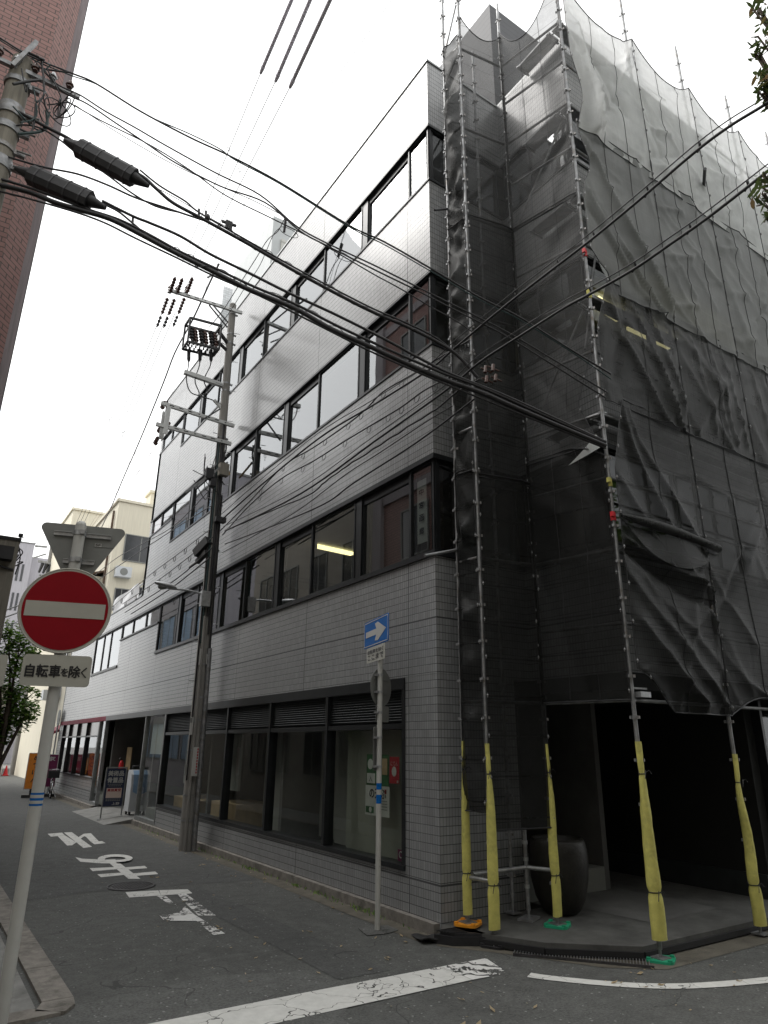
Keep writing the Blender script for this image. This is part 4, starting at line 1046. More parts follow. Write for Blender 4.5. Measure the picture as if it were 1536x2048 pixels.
mb = MB(); disc(mb, cd+nn*.003, exn, UP, R0-.022, .002, 56); mb.build('red_face', M['red'], d_)
mb = MB(); plate(mb, cd+nn*.006, exn, UP, .655, .135, .003, .002); mb.build('white_bar', M['cream'], d_)
cp = nep(115,1343)+nn*.075
mb = MB(); plate(mb, cp, exn, UP, .55, .265, .035, .005); p_ = mb.build('lettered_plate', M['cream'], ne)
lettering('自転車', M['black'], p_, cp-exn*.105-UP*.005, exn, UP, .275, .105, .003, bold=.006)
lettering('を', M['black'], p_, cp+exn*.067-UP*.012, exn, UP, .058, .065, .003, bold=.006)
lettering('除', M['black'], p_, cp+exn*.147-UP*.005, exn, UP, .088, .1, .003, bold=.006)
lettering('く', M['black'], p_, cp+exn*.222-UP*.01, exn, UP, .045, .09, .003, bold=.006)
# back of the stop triangle for the drivers coming the other way
ct = nep(161,1090)-nn*.075
def rtri(cc, s, r, th):
    pts = []; V3 = [V((-s/2, s*.289)), V((0, -s*.577)), V((s/2, s*.289))]
    for i in range(3):
        p = V3[i]; dirs = math.atan2(p.y, p.x)
        pin = p*(1-2*r/p.length)
        for k in range(7):
            a = dirs-pi/3+2*pi/3*k/6; pts.append(cc+exn*(pin.x+r*cos(a))+UP*(pin.y+r*sin(a)))
    return pts
mb = MB(); mb.prism(rtri(ct+UP*-.02, .8, .045, .004)[::-1], nn*.004); tb = mb.build('triangle_back', M['sign_back'], ne)
for zo, wid in ((.13,.5),(-.13,.27)):
    mb = MB(); q = ct+nn*.016+UP*(zo-.02)
    mb.obox(q, exn, nn, UP, wid/2, .008, .018); mb.obox(q+UP*.018+nn*.006, exn, nn, UP, wid/2, .012, .003)
    mb.build('rail', M['galv'], tb)
    mb = MB(); mb.cyl(V((NE.x,NE.y,q.z-.022)), V((NE.x,NE.y,q.z+.022)), .056, n=20); mb.obox(V((NE.x,NE.y,q.z))+nn*.055+exn*.03, exn, nn, UP, .02, .02, .02); mb.build('clamp_band', M['galv'], ne)
q = ct+nn*.006+exn*.2+UP*.03
mb = MB(); mb.obox(q, exn, nn, UP, .09, .0015, .018); s_ = mb.build('sticker', M['sign_back'], tb)
mb = MB(); mb.obox(q-exn*.055+nn*.002, exn, nn, UP, .03, .0015, .016); mb.build('sticker_patch', M['white'], s_)
lettering('SF', M['black'], s_, q-exn*.055, exn, UP, .045, .022, .0045, bold=.02)
zb = zof(NE, 1598); sdir, snn = facing(188)
for k, m_ in ((0,'blue'),(1,'white')):
    mb = MB(); mb.cyl((NE.x,NE.y,zb-.05+.0*k), (NE.x,NE.y,zb+.05), .0512 if k == 0 else .052, n=20, cap=False) if k == 0 else [mb.cyl((NE.x,NE.y,zb+o-.012), (NE.x,NE.y,zb+o+.012), .0522, n=20, cap=False) for o in (-.022,.022)]
    mb.build('blue_band' if k == 0 else 'white_band', M[m_], ne)
# sign whose edge shows at the left margin
sx, sn = facing(196)
s0 = CAM+ray(-16,1340)*(5.2/F_PX)
t = thing('roadside_plate', 'cream sign plate cut off by the left edge beside the no entry sign', 'road sign', (s0.x-.05,s0.y+.05,ROADZ))
mb = MB(); plate(mb, s0, sx, sn.cross(sx), .19, .24, .02, .006); mb.build('plate', M['cream'], t)
mb = MB(); mb.cyl((s0.x-.02,s0.y+.06,ROADZ), (s0.x-.02,s0.y+.06,s0.z+.2), .03, n=12); mb.build('post', M['white_pole'], t)
# ================================================================== ONE-WAY SIGN POST
OW = gnd(755,1861); OW = V((OW.x, OW.y, 0))
ow = thing('one_way_sign', 'blue one way arrow sign with plates on a slim white post', 'road sign', (OW.x, OW.y, ROADZ))
zt = zof(OW, 1240)
mb = MB(); mb.cyl((OW.x,OW.y,ROADZ), (OW.x,OW.y,zt), .033, n=16); mb.build('post', M['white_pole'], ow)
bx, bn = facing(12.9-90); 
def owp(x, y, ex, o): 
    return onv(x, y, (OW.x+o.x, OW.y+o.y), (OW.x+o.x+ex.x, OW.y+o.y+ex.y))
o1 = bn*.05
A1, A2, A3, A4 = [owp(x, y, bx, o1) for x, y in ((728,1247),(777,1226),(777,1283),(729,1297))]
cc = (A1+A2+A3+A4)/4; wb = ((A2-A1).length+(A3-A4).length)/2; hb = ((A1-A4).length+(A2-A3).length)/2
bx2 = (V((1,0,0))*(A2-A1).x+V((0,1,0))*(A2-A1).y).normalized()
mb = MB(); plate(mb, cc, bx2, UP, wb, hb, .03, .006); b_ = mb.build('arrow_plate', M['blue'], ow)
bnn = bx2.cross(UP)
mb = MB()
for s, t_ in ((-1,0),(1,0),(0,-1),(0,1)):
    if s: mb.obox(cc+bx2*(s*(wb/2-.02))+bnn*.002, bx2, UP, bnn, .005, hb/2-.025, .0012)
    else: mb.obox(cc+UP*(t_*(hb/2-.02))+bnn*.002, bx2, UP, bnn, wb/2-.0255, .005, .0012)
mb.build('white_border', M['white'], b_)
ar = [(-.42,-.11),(.03,-.11),(-.03,-.31),(.09,-.34),(.42,0),(.09,.34),(-.03,.31),(.03,.11),(-.42,.11)]
mb = MB(); mb.prism([cc+bx2*(u*wb*.98)+UP*(v*hb)+bnn*.002 for u, v in ar], bnn*.002); mb.build('white_arrow', M['white'], b_)
B1, B2, B3, B4 = [owp(x, y, bx, o1) for x, y in ((733,1297),(770,1287),(769,1317),(734,1327))]
c2 = (B1+B2+B3+B4)/4; wb2 = ((B2-B1).length+(B3-B4).length)/2; hb2 = ((B1-B4).length+(B2-B3).length)/2
mb = MB(); plate(mb, c2, bx2, UP, wb2, hb2, .02, .005); p_ = mb.build('lettered_plate', M['cream'], ow)
lettering('自転車を除く', M['black'], p_, c2+UP*hb2*.2, bx2, UP, wb2*.86, hb2*.26, .003, bold=.006)
lettering('ここまで', M['black'], p_, c2-UP*hb2*.17, bx2, UP, wb2*.86, hb2*.34, .003, bold=.006)
# backs of the signs that face the other street
kx, kn = facing(67.2-90+0); kx, kn = facing(-15)
kx = V((sin(radians(67.2)), cos(radians(67.2)), 0)); kn = kx.cross(UP); off = -kn*.06
def owq(x, y): return owp(x, y, kx, off)
q = owq(762,1375); 
mb = MB(); disc(mb, q, kx, UP, .245, .004, 44); db = mb.build('round_back', M['sign_back'], ow)
mb = MB()
for zo in (.11,-.07): mb.obox(q+UP*zo+kn*.004, kx, UP, kn, .17, .016, .006)
mb.build('rail', M['sign_back'], db)
q2 = owq(765,1428); mb = MB(); plate(mb, q2, kx, UP, .3, .2, .025, .005); pb = mb.build('plate_back', M['sign_back'], ow)
mb = MB(); mb.obox(q2+kn*.004, kx, UP, kn, .11, .016, .006); mb.build('rail', M['sign_back'], pb)
q3 = owq(751,1497); mb = MB(); plate(mb, q3, kx, UP, .1, .52, .03, .005); mb.build('narrow_plate_back', M['sign_back'], ow)
for y in (1350,1384,1425,1475,1533):
    z = zof(OW, y); mb = MB(); mb.cyl((OW.x,OW.y,z-.016), (OW.x,OW.y,z+.016), .037, n=16); mb.obox(V((OW.x,OW.y,z))+kx*-.03-kn*.02, kx, kn, UP, .03, .03, .012); mb.build('clamp_band', M['galv'], ow)
for y0, y1, m_ in ((1566,1579,'blue'),(1579,1589,'white'),(1589,1607,'blue')):
    mb = MB(); mb.cyl((OW.x,OW.y,zof(OW,y1)), (OW.x,OW.y,zof(OW,y0)), .0335, n=16, cap=False); mb.build('pole_sticker', M[m_], ow)
mb = MB(); c = V((OW.x,OW.y,ROADZ+.006)); mb.prism([c+V((-.24,-.15,0)), c+V((.02,-.2,0)), c+V((.2,-.14,0)), c+V((.22,.12,0)), c+V((-.16,.17,0))], (0,0,.004)); mb.build('footing', M['asphalt_pale'], ow)
for z in (.55,.62,.9,1.15): 
    mb = MB(); mb.cyl(V((OW.x,OW.y,z))-UP*.0+V((.0,-.028,0)), V((OW.x,OW.y,z))+V((.0,-.036,0)), .006, n=8); mb.build('bolt', M['galv'], ow)
# ================================================================== UTILITY POLE IN FRONT OF THE FACADE
UPX = gnd(377,1702); UPX = V((UPX.x-.02, UPX.y+.12, 0))
up = thing('utility_pole', 'tall weathered concrete utility pole with steel crossarms before the tiled facade', 'utility pole', (UPX.x, UPX.y, ROADZ))
UTOP = onv(466,610,(UPX.x,UPX.y),(UPX.x+1,UPX.y))
def upc(z):
    q = (z-ROADZ)/(UTOP.z-ROADZ); return V((UPX.x+(UTOP.x-UPX.x)*q, UPX.y, z))
def uprad(z): return .15-.065*(z-ROADZ)/(UTOP.z-ROADZ)
mb = MB(); mb.tube([upc(ROADZ+(UTOP.z-ROADZ)*k/16) for k in range(17)], lambda q: .15-.065*q, 20); mb.ball(upc(UTOP.z-.02), .09, 14, .8); mb.build('shaft', M['conc_pole'], up)
def upp(x, y, dy=0.0): return on(x, y, 1, UPX.y+dy)
def arm(a, b, w, h, label='crossarm', m='white_arm', holes=True):
    mb = MB(); mb.bar(a, b, w, h); 
    d = (V(b)-V(a)).normalized(); L = (V(b)-V(a)).length
    o = mb.build(label, M[m], up)
    if holes:
        mb = MB(); k = .25
        while k < L-.2: p = V(a)+d*k; mb.obox(p-V((0,w/2+.001,0)), d, (0,1,0), d.cross(V((0,1,0))), .05 if int(k*4) % 3 else .02, .001, .012); k += .22
        mb.build('slot', M['black'], o)
    return o
# top pair, middle single, two lower pairs
for dy in (-.16, .16):
    arm(upp(338,580,dy), upp(484,626,dy), .07, .075)
for (x0,y0,x1,y1) in ((322,806,468,852),(312,848,462,888)):
    for dy in (-.17, .15): arm(upp(x0,y0,dy), upp(x1,y1,dy), .07, .085)
arm(upp(368,744), upp(448,772), .1, .1, holes=False)
mb = MB(); mb.tube([upp(430,766), upp(444,772), upp(452,782), upc(upp(456,790).z)], .055, 8); mb.build('arm_knee', M['galv_dull'], up)
mb = MB(); p = upp(338,812,-.2); q = upp(330,868,-.2); mb.bar(p, q, .1, .02, (0,1,0)); mb.bar(p+V((0,.34,0)), q+V((0,.34,0)), .1, .02, (0,1,0)); mb.build('tie_plate', M['white_arm'], up)
for a_, b_ in ((upp(418,610,-.12), upp(455,655,-.1)), (upp(424,608,.12), upp(462,652,.1)), (upp(440,818,-.2), upp(405,840,-.2))): MB().bar(a_, b_, .03, .03).build('arm_brace', M['cable_thin'], up)
# fuse cut-out cluster hanging left of the shaft
def rackp(u, v, w): # u along arm 0..1, v height, w depth
    a = upp(370,672); b = upp(432,672+14); return a.lerp(b, u)+V((0,w,v))
mb = MB()
for w in (-.3, .1):
    for v in (-.32, .36): mb.bar(rackp(0,v,w), rackp(1,v-.02,w), .05, .05)
for u in (0, 1):
    for v in (-.32, .36): mb.bar(rackp(u,v,-.3), rackp(u,v,.1), .05, .05)
    for w in (-.3, .1): mb.bar(rackp(u,-.32,w), rackp(u,.36,w), .04, .04)
mb.bar(rackp(1,.3,-.1), upc(rackp(1,.05,0).z), .07, .07); mb.bar(rackp(1,.0,-.1), upc(rackp(1,-.15,0).z), .06, .06); mb.build('fuse_rack', M['black_plastic'], up)
mb = MB()
for k in range(8):
    for j in range(3): mb.bar(rackp(.06+.125*k, -.31, -.3+.13*j), rackp(.1+.125*k, -.31, -.2+.13*j), .04, .03)
mb.build('rack_floor', M['black_plastic'], up)
for k in range(6):
    p = rackp(.1+.16*k, .22, -.12+.08*(k % 2)); q = p+V((.07,-.05,-.42)); mb = MB(); mb.cyl(p, q, .05, .035, 10)
    for j in range(4): c = p.lerp(q, .15+.2*j); mb.cyl(c-V((0,0,.012)), c+V((0,0,.012)), .07, n=10)
    mb.build('fuse_cutout', M['porcelain' if k % 2 else 'black_plastic'], up)
def insulator(p, q, n=4, r=.06, m='porcelain'):
    mb = MB(); p = V(p); q = V(q); mb.cyl(p, q, r*.4, n=8); d = (q-p).normalized()
    for j in range(n): c = p.lerp(q, (j+.6)/(n+.2)); mb.cyl(c-d*.02, c+d*.02, r, r*.7, 10)
    return mb.build('insulator', M[m], up)
HVD = ray(-40,1484); HVD = V((HVD.x, HVD.y, 0)).normalized()
HV = [upp(344,572), upp(364,582), upp(394,545)]
for i, p in enumerate(((338,590),(352,592),(372,590))):
    c = upp(*p)
    insulator(c-HVD*.15, c-HVD*.6+UP*.12, 5, .052); insulator(c+HVD*.15, c+HVD*.75-UP*.1, 5, .052)
    insulator(c+HVD*.85-UP*.1, c+HVD*1.3-UP*.16, 3, .045, 'black_plastic')
    insulator(c+UP*.05, c+UP*.28, 3, .055)
for x, y in ((332,800),(325,848),(340,842),(318,872)):
    c = upp(x, y); insulator(c+HVD*.1, c+HVD*.5, 4, .05); insulator(c-UP*.03+V((0,.2,0)), c-UP*.16+V((0,.2,0)), 2, .05)
for x0, x1 in ((378,375),(400,392),(422,410)):
    a = upp(x0,696); b = upp(x0-1,730); mb = MB(); mb.tube(smooth_path([a+UP*.2, a, a.lerp(b,.3), b, upp(x1-2,760), upp(x1+6,784), upp(400,792), upp(425,800), upp(440,810)], 5), lambda q: .045 if .17 < q < .34 else .014, 7); mb.build('lead_cable', M['cable'], up)
mb = MB(); mb.bar(upp(428,800), upp(444,818), .07, .06); mb.build('cable_head', M['white_arm'], up)
mb = MB(); mb.tube(smooth_path([upp(443,815), upp(446,850), upp(452,900), upc(upp(450,940).z)+V((-.12,-.1,0))], 5), .02, 6); mb.build('lead_cable', M['cable'], up)
# bands, step bolts, conduits, notices and boxes on the shaft
for y in (632, 672, 690, 770, 785, 850, 878, 912, 935, 1010, 1100, 1190, 1240, 1330, 1395, 1440, 1500, 1590, 1640):
    z = zof(UPX, y); c = upc(z); r = uprad(z)+.006; mb = MB(); mb.cyl(c-UP*.02, c+UP*.02, r, n=18); mb.obox(c+V((r+.02,-.02,0)), (1,0,0),(0,1,0),UP, .03,.02,.02); mb.build('band', M['galv_dull'], up)
for k in range(22):
    z = 3.2+.42*k; c = upc(z); s = 1 if k % 2 else -1; mb = MB(); mb.cyl(c, c+V((s*(uprad(z)+.14),-.05,0)), .009, n=6); mb.build('step_bolt', M['galv'], up)
for a, z0, z1, r, m in ((-115,ROADZ,4.6,.032,'conc_pole'),(-60,ROADZ,3.9,.055,'charcoal_p'),(-35,.2,7.5,.02,'cable'),(-150,1.2,9.0,.018,'cable'),(-95,4.6,9.3,.03,'cable'),(-75,4.2,8.6,.022,'cable'),(-130,4.0,8.8,.02,'cable_green')):
    P = []
    for k in range(9):
        z = z0+(z1-z0)*k/8; c = upc(z); rr = uprad(z)+r; P.append(c+V((rr*cos(radians(a)), rr*sin(radians(a)), 0)))
    mb = MB(); mb.tube(P, r, 10); mb.build('conduit', M['galv_dull' if m == 'charcoal_p' else m], up)
for y0, y1, a, w, m in ((1435,1470,-140,.07,'white'),(1300,1332,-120,.06,'white'),(1310,1330,-70,.09,'white'),(1528,1550,-150,.05,'sign_back'),(1436,1446,-135,.12,'sign_back')):
    z0 = zof(UPX,y1); z1 = zof(UPX,y0); c = upc((z0+z1)/2); r = uprad(c.z)+.06; n_ = V((cos(radians(a)), sin(radians(a)), 0)); e = UP.cross(n_)
    mb = MB(); plate(mb, c+n_*r, e, UP, w, z1-z0, .01, .008); mb.build('notice_plate', M[m], up)
z0 = zof(UPX,1551); z1 = zof(UPX,1494); c = upc((z0+z1)/2)+V((.05,0,0)); n_ = V((-.35,-.93,0)).normalized(); e = UP.cross(n_)
mb = MB(); plate(mb, c+n_*.29, e, UP, .12, z1-z0, .01, .004); w_ = mb.build('wrapped_notice', M['white'], up)
mb = MB()
for k in range(9): mb.obox(c+n_*.2915+e*.035+UP*(z1-z0)*(.42-.1*k), e, n_, UP, .014, .001, .02)
mb.build('red_marks', M['poster_red'], w_)
for x, y, w, h in ((447,940,.22,.3),(418,948,.18,.25),(440,1040,.25,.12),(425,965,.14,.2)):
    c = upp(x, y, -.22); mb = MB(); mb.obox(c, (1,0,0),(0,1,0),UP, w/2,.08,h/2); mb.build('junction_box', M['black_plastic' if h < .28 else 'conc_tan'], up)
for k in range(9):
    a = upp(RNG.uniform(385,445), RNG.uniform(905,960), -.2); b = upp(RNG.uniform(415,455), RNG.uniform(930,1000), -.2); m_ = a.lerp(b,.5)-UP*RNG.uniform(.05,.35)+V((RNG.uniform(-.2,.2),0,0))
    mb = MB(); mb.tube(smooth_path([a,m_,b],6), .01, 5); mb.build('drop_loop', M['cable'], up)
mb = MB(); a = upp(455,925,-.25); b = upp(370,985,-.25); mb.bar(a, b, .05, .05); mb.build('slant_arm', M['galv_dull'], up)
mb = MB(); mb.bar(upp(438,908,.2), upp(458,950,.2), .12, .04); mb.build('wooden_pad', M['poster_tan'], up)
# street lamp
t = thing('street_lamp', 'grey street lamp with a flat oval head reaching left from the utility pole', 'street lamp', (UPX.x, UPX.y, 5.0))
a = upp(405,1188,-.15); b = upp(352,1178,-.15); c = upp(310,1165,-.15)
mb = MB(); mb.tube(smooth_path([a, a.lerp(b,.5)+UP*.02, b], 5), .025, 8); mb.build('arm', M['galv'], t)
mb = MB(); ax = (c-b).normalized(); sd = ax.cross(UP).normalized(); u2 = sd.cross(ax)
def fnl(u, v):
    s = v; r = .13*sin(pi*min(1, .12+.88*s)**.7)**.6 if s < 1 else .02; r = max(.03, .13*(sin(pi*(.1+.86*s)))**.55)
    an = 2*pi*u; return b.lerp(c, s)+sd*(r*cos(an))+u2*(.07*sin(an)*(r/.13)*(1.0 if sin(an) > 0 else .7))
mb.grid(fnl, 18, 14); mb.build('head', M['galv'], t)
mb = MB(); mb.ball(b.lerp(c,.62)-u2*.05, .1, 12, .5); mb.build('lens', M['sign_back'], t)
mb = MB(); q = upp(410,1198,-.2); mb.obox(q, (1,0,0),(0,1,0),UP, .1,.07,.17); mb.build('control_box', M['galv'], t)
# ================================================================== CONCRETE POLE AT THE LEFT EDGE
LP = V((-5.86, 1.6, 0))
lp = thing('left_edge_pole', 'thick tan concrete pole with steel bands against the brick building', 'utility pole', (LP.x, LP.y, ROADZ)); lp.name = 'concrete_pole'
LZ = 10.85
mb = MB(); mb.tube([(LP.x, LP.y, ROADZ+(LZ-ROADZ)*k/10) for k in range(11)], lambda q: .2-.06*q, 20); mb.build('shaft', M['conc_tan'], lp)
for y, th in ((172,.04),(228,.09),(262,.05),(330,.08),(300,.03)):
    z = zof(LP, y); mb = MB(); mb.cyl((LP.x,LP.y,z-th), (LP.x,LP.y,z+th), .165, n=20); mb.obox((LP.x+.2,LP.y-.05,z), (1,0,0),(0,1,0),UP,.07,.03,.035); mb.cyl((LP.x+.17,LP.y-.1,z), (LP.x+.34,LP.y-.14,z-.02), .014, n=6); mb.build('band', M['galv_dull'], lp)
mb = MB(); z = LZ-.25; mb.bar((LP.x-.6,LP.y-.1,z), (LP.x+.75,LP.y-.1,z), .06, .06); mb.bar((LP.x-.1,LP.y-.2,z-.1), (LP.x+.1,LP.y-.2,z+.5), .05, .05); mb.build('crossarm', M['galv_dull'], lp)
for k in range(6):
    c = V((LP.x-.5+.22*k, LP.y-.14, LZ-.2)); mb = MB(); mb.cyl(c, c+UP*.12, .04, .025, 8); mb.cyl(c+UP*.04, c+UP*.06, .055, n=8); mb.build('insulator', M['porcelain' if k % 2 else 'galv'], lp)
for k in range(7):
    c = on(112+RNG.uniform(-28,28), 208+RNG.uniform(-10,18), 1, 1.4); r = RNG.uniform(.12,.24); a1 = RNG.uniform(0,3)
    e1 = V((cos(a1),sin(a1),.2)).normalized(); e2 = (V((0,0,1))-e1*e1.z+V((0,.3,0))*RNG.uniform(-1,1)).normalized()
    mb = MB(); mb.tube([c+e1*(r*cos(2*pi*i/22))+e2*(r*.75*sin(2*pi*i/22)) for i in range(22)], .008, 5, True); mb.build('cable_coil', M['cable'], lp)
for k in range(10):
    a = on(RNG.uniform(20,95), RNG.uniform(100,250), 1, 1.4); b = on(RNG.uniform(20,110), RNG.uniform(100,290), 1, 1.35); m_ = a.lerp(b,.5)+V((RNG.uniform(-.1,.2),0,RNG.uniform(-.3,.1)))
    mb = MB(); mb.tube(smooth_path([a,m_,b],6), RNG.choice((.01,.014,.02)), 5); mb.build('jumper_cable', M['cable' if k % 3 else 'cable_green'], lp)
# ================================================================== OVERHEAD CABLES
def cable(label, pts, a, b, r, m='cable', group='cables strung over the street crossing', k=6, name='overhead_cable', wob=0):
    P = [onv(x, y, a, b) for x, y in pts]; P = smooth_path(P, k)
    if wob:
        rr = random.Random(len(label)); P = [p+V((0,0,rr.uniform(-wob,wob))) for p in P]
    o = MB().tube(P, r*.88, 6).build(name, M[m]); tag(o, label, 'cable', group); return o
pa, pb = (LP.x+.1, LP.y-.1), (1.24, -2.12)
cable('topmost pair strand running from the brick wall down to the corner upright', [(-30,60),(0,76),(60,112),(140,145),(190,166),(280,222),(380,275),(460,312),(560,365),(697,450),(767,483),(867,540),(960,595),(1035,632),(1130,692),(1222,748)], pa, pb, .014)
cable('thin strand twisted under the topmost cable from the brick wall', [(-30,62),(60,116),(140,150),(200,172),(290,228),(380,268),(440,298),(470,320),(560,368),(700,455),(770,490),(866,545),(960,600),(1040,640),(1140,702),(1222,758)], pa, pb, .009, 'cable_green')
cable('blue black cable that ends beside the coiled loops on the brick corner', [(-30,72),(10,98),(45,122),(90,138),(142,145)], pa, pb, .014)
pa2 = (LP.x+.3, LP.y-.12)
cable('second cable down from the coiled loops to the corner upright', [(60,110),(110,165),(160,190),(210,222),(270,255),(330,290),(430,345),(520,390),(590,450),(647,483),(747,530),(833,573),(907,610),(1012,663),(1100,715),(1215,785)], pa2, pb, .012)
cable('twin strand just under the second cable from the coiled loops', [(75,120),(120,178),(175,208),(230,245),(290,285),(350,325),(440,372),(530,405),(600,462),(655,492),(750,540),(836,582),(910,620),(1012,672),(1100,726),(1212,796)], pa2, pb, .012)
cable('thin loose cable that wanders from the roof bracket across to the narrow net', [(130,200),(200,240),(300,290),(380,340),(450,390),(540,435),(627,478),(687,513),(750,550),(800,577),(867,617),(913,642),(950,668)], pa2, (.02,-.95), .01)
cable('fine straight messenger wire beneath the twin strands', [(150,210),(230,262),(330,320),(430,368),(500,398),(560,428)], pa2, pb, .006, 'cable_thin')
pc1 = (LP.x+.15, LP.y-.15); pd = (.12, -1.05)
cable('thick black cable with the upper splice box, ending at the grating upright', [(20,215),(60,236),(95,255),(130,273),(160,290),(275,347),(310,375),(345,405),(400,435),(500,490),(600,548),(733,618),(813,653),(880,687),(917,713),(955,755)], pc1, pd, .026)
cable('thinner cable bound along the top of the thick upper bundle', [(280,340),(320,372),(370,402),(400,426),(500,484),(600,541),(733,611),(813,646),(880,681),(950,742)], pc1, pd, .014)
cable('cable looping from the pole band into the upper splice box', [(0,262),(40,250),(80,256),(120,280),(160,312),(215,350),(262,385),(310,412),(360,425)], pc1, pd, .013)
cable('messenger wire above the upper bundle with small brackets', [(305,372),(350,395),(398,424),(412,432),(450,452)], pc1, pd, .006, 'cable_thin')
pe = (1.3, -2.1); pf = (.2, -1.45)
cable('middle black cable from the lower splice box straight to the corner upright', [(205,402),(265,432),(300,446),(360,472),(420,508),(500,547),(580,587),(667,627),(767,677),(833,713),(900,747),(1000,787),(1100,832),(1212,884)], pc1, pe, .021)
cable('lowest thick bundle from the tan pole to the corner upright', [(-40,362),(0,370),(60,385),(110,405),(160,420),(220,438),(280,468),(340,500),(430,545),(500,580),(590,617),(660,657),(733,690),(813,727),(883,757),(967,787),(1012,807),(1100,845),(1212,892)], pc1, pe, .036)
cable('second strand wrapped in the lowest thick bundle', [(-40,350),(0,358),(60,376),(120,398),(180,420),(240,440),(300,470),(360,503),(440,541),(505,572),(590,608),(663,646),(735,680),(815,716),(890,748),(970,778),(1100,836),(1212,886)], pc1, pe, .02)
cable('third strand hanging just under the lowest thick bundle', [(-40,375),(0,383),(60,398),(150,424),(210,446),(270,476),(350,514),(430,553),(520,592),(640,652),(733,699),(820,738),(900,772),(1000,812),(1100,852),(1212,897)], pc1, pe, .014)
cable('cable leaving the lower splice box and joining the lowest bundle', [(200,405),(235,422),(265,446),(300,475),(335,497)], pc1, pe, .015)
cable('cable crossing from the pole band to the upper bundle between the splice boxes', [(-30,300),(30,318),(90,335),(155,348),(215,370),(270,395),(330,415),(390,435),(420,445)], pc1, pd, .015)
for k, (x, y) in enumerate(((398,428),(266,441),(412,432))):
    a = onv(x,y-10,pc1,pd); o = MB().tube([a, a-UP*.12+V((.01,0,0))], .016, 6).build('cable_hanger', M['cable']); tag(o, ['short hanger clip on the upper bundle by the bird guard','short hanger clip on the middle cable','second hanger clip on the upper bundle near the first'][k], 'cable clip')
def spiral(label, pts, a, b, off, seed, n):
    rr = random.Random(seed); P = smooth_path([onv(x, y, a, b) for x, y in pts], 30); Q = []; big = 0
    for i, p in enumerate(P):
        if big <= 0 and rr.random() < n/len(P): big = 9
        big -= 1; r = off*1.15+(.05*sin(pi*max(0, big)/9) if big > 0 else 0)
        d = (P[min(i+1, len(P)-1)]-P[max(i-1, 0)]).normalized(); sd = d.cross(UP).normalized(); u = sd.cross(d); an = i*.5 if big <= 0 else pi/2
        Q.append(p+sd*(r*cos(an))+u*(r*sin(an)))
    o = MB().tube(Q, .005, 4).build('lashing_wire', M['cable_thin']); tag(o, label, 'cable'); return o
spiral('wire loops lashing the thick upper bundle', [(400,435),(500,490),(600,548),(733,618),(813,653),(880,687)], pc1, pd, .02, 3, 16)
spiral('wire loops lashing the lowest thick bundle', [(340,500),(430,545),(590,617),(733,690),(883,757),(1012,807)], pc1, pe, .03, 4, 22)
# splice boxes
def splice(label, x0, y0, x1, y1, a, b, hw, hh):
    p = onv(x0, y0, a, b); q = onv(x1, y1, a, b); d = (q-p).normalized(); sd = d.cross(UP).normalized(); u = sd.cross(d)
    t = thing('splice_box', label, 'cable box', tuple(p.lerp(q,.5)), 'black splice boxes hung in the cables')
    L = (q-p).length; c = p.lerp(q, .5); mb = MB()
    prof = [(-hw,-hh*.4),(-hw*.6,-hh),(hw*.6,-hh),(hw,-hh*.4),(hw,hh*.5),(hw*.6,hh),(-hw*.6,hh),(-hw,hh*.5)]
    mb.prism([p+sd*a_+u*b_ for a_, b_ in prof], d*L); mb.build('shell', M['black_plastic'], t)
    MB().cyl(p-d*.22, p, .03, hh*.75, 10).build('end_cone', M['black_plastic'], t); MB().cyl(q, q+d*.22, hh*.7, .03, 10).build('end_cone', M['black_plastic'], t)
    mb = MB()
    for k in range(4):
        e = p+d*(L*(.12+.25*k)); mb.prism([e+sd*a_*1.06+u*b_*1.06 for a_, b_ in prof], d*.02)
    mb.obox(c+u*hh*.0+sd*-hw*1.03, d, u, sd, L/2, .012, .008); mb.build('clasp', M['cable_thin'], t)
splice('upper black splice box hanging in the cable beside the brick corner', 158, 296, 268, 356, pc1, pd, .1, .12)
splice('lower black splice box hanging over the lowest cable bundle', 62, 350, 180, 402, pc1, pe, .1, .12)
# strain fittings at the scaffold end of the upper bundle
t = thing('strain_fitting', 'rusty strain fittings where the upper bundle meets the narrow net', 'fitting', tuple(onv(975,750,pc1,pd)))
for k, (x, y) in enumerate(((970,745),(985,742),(972,765),(990,762))):
    c = onv(x, y, (0.0,-1.2), (1.3,-2.1)); mb = MB(); mb.cyl(c, c+V((.02,0,.1)), .025, n=8); mb.cyl(c+V((.1,-.02,.02)), c+V((-.05,.02,.06)), .012, n=6); mb.build('bolt', M['porcelain'], t)
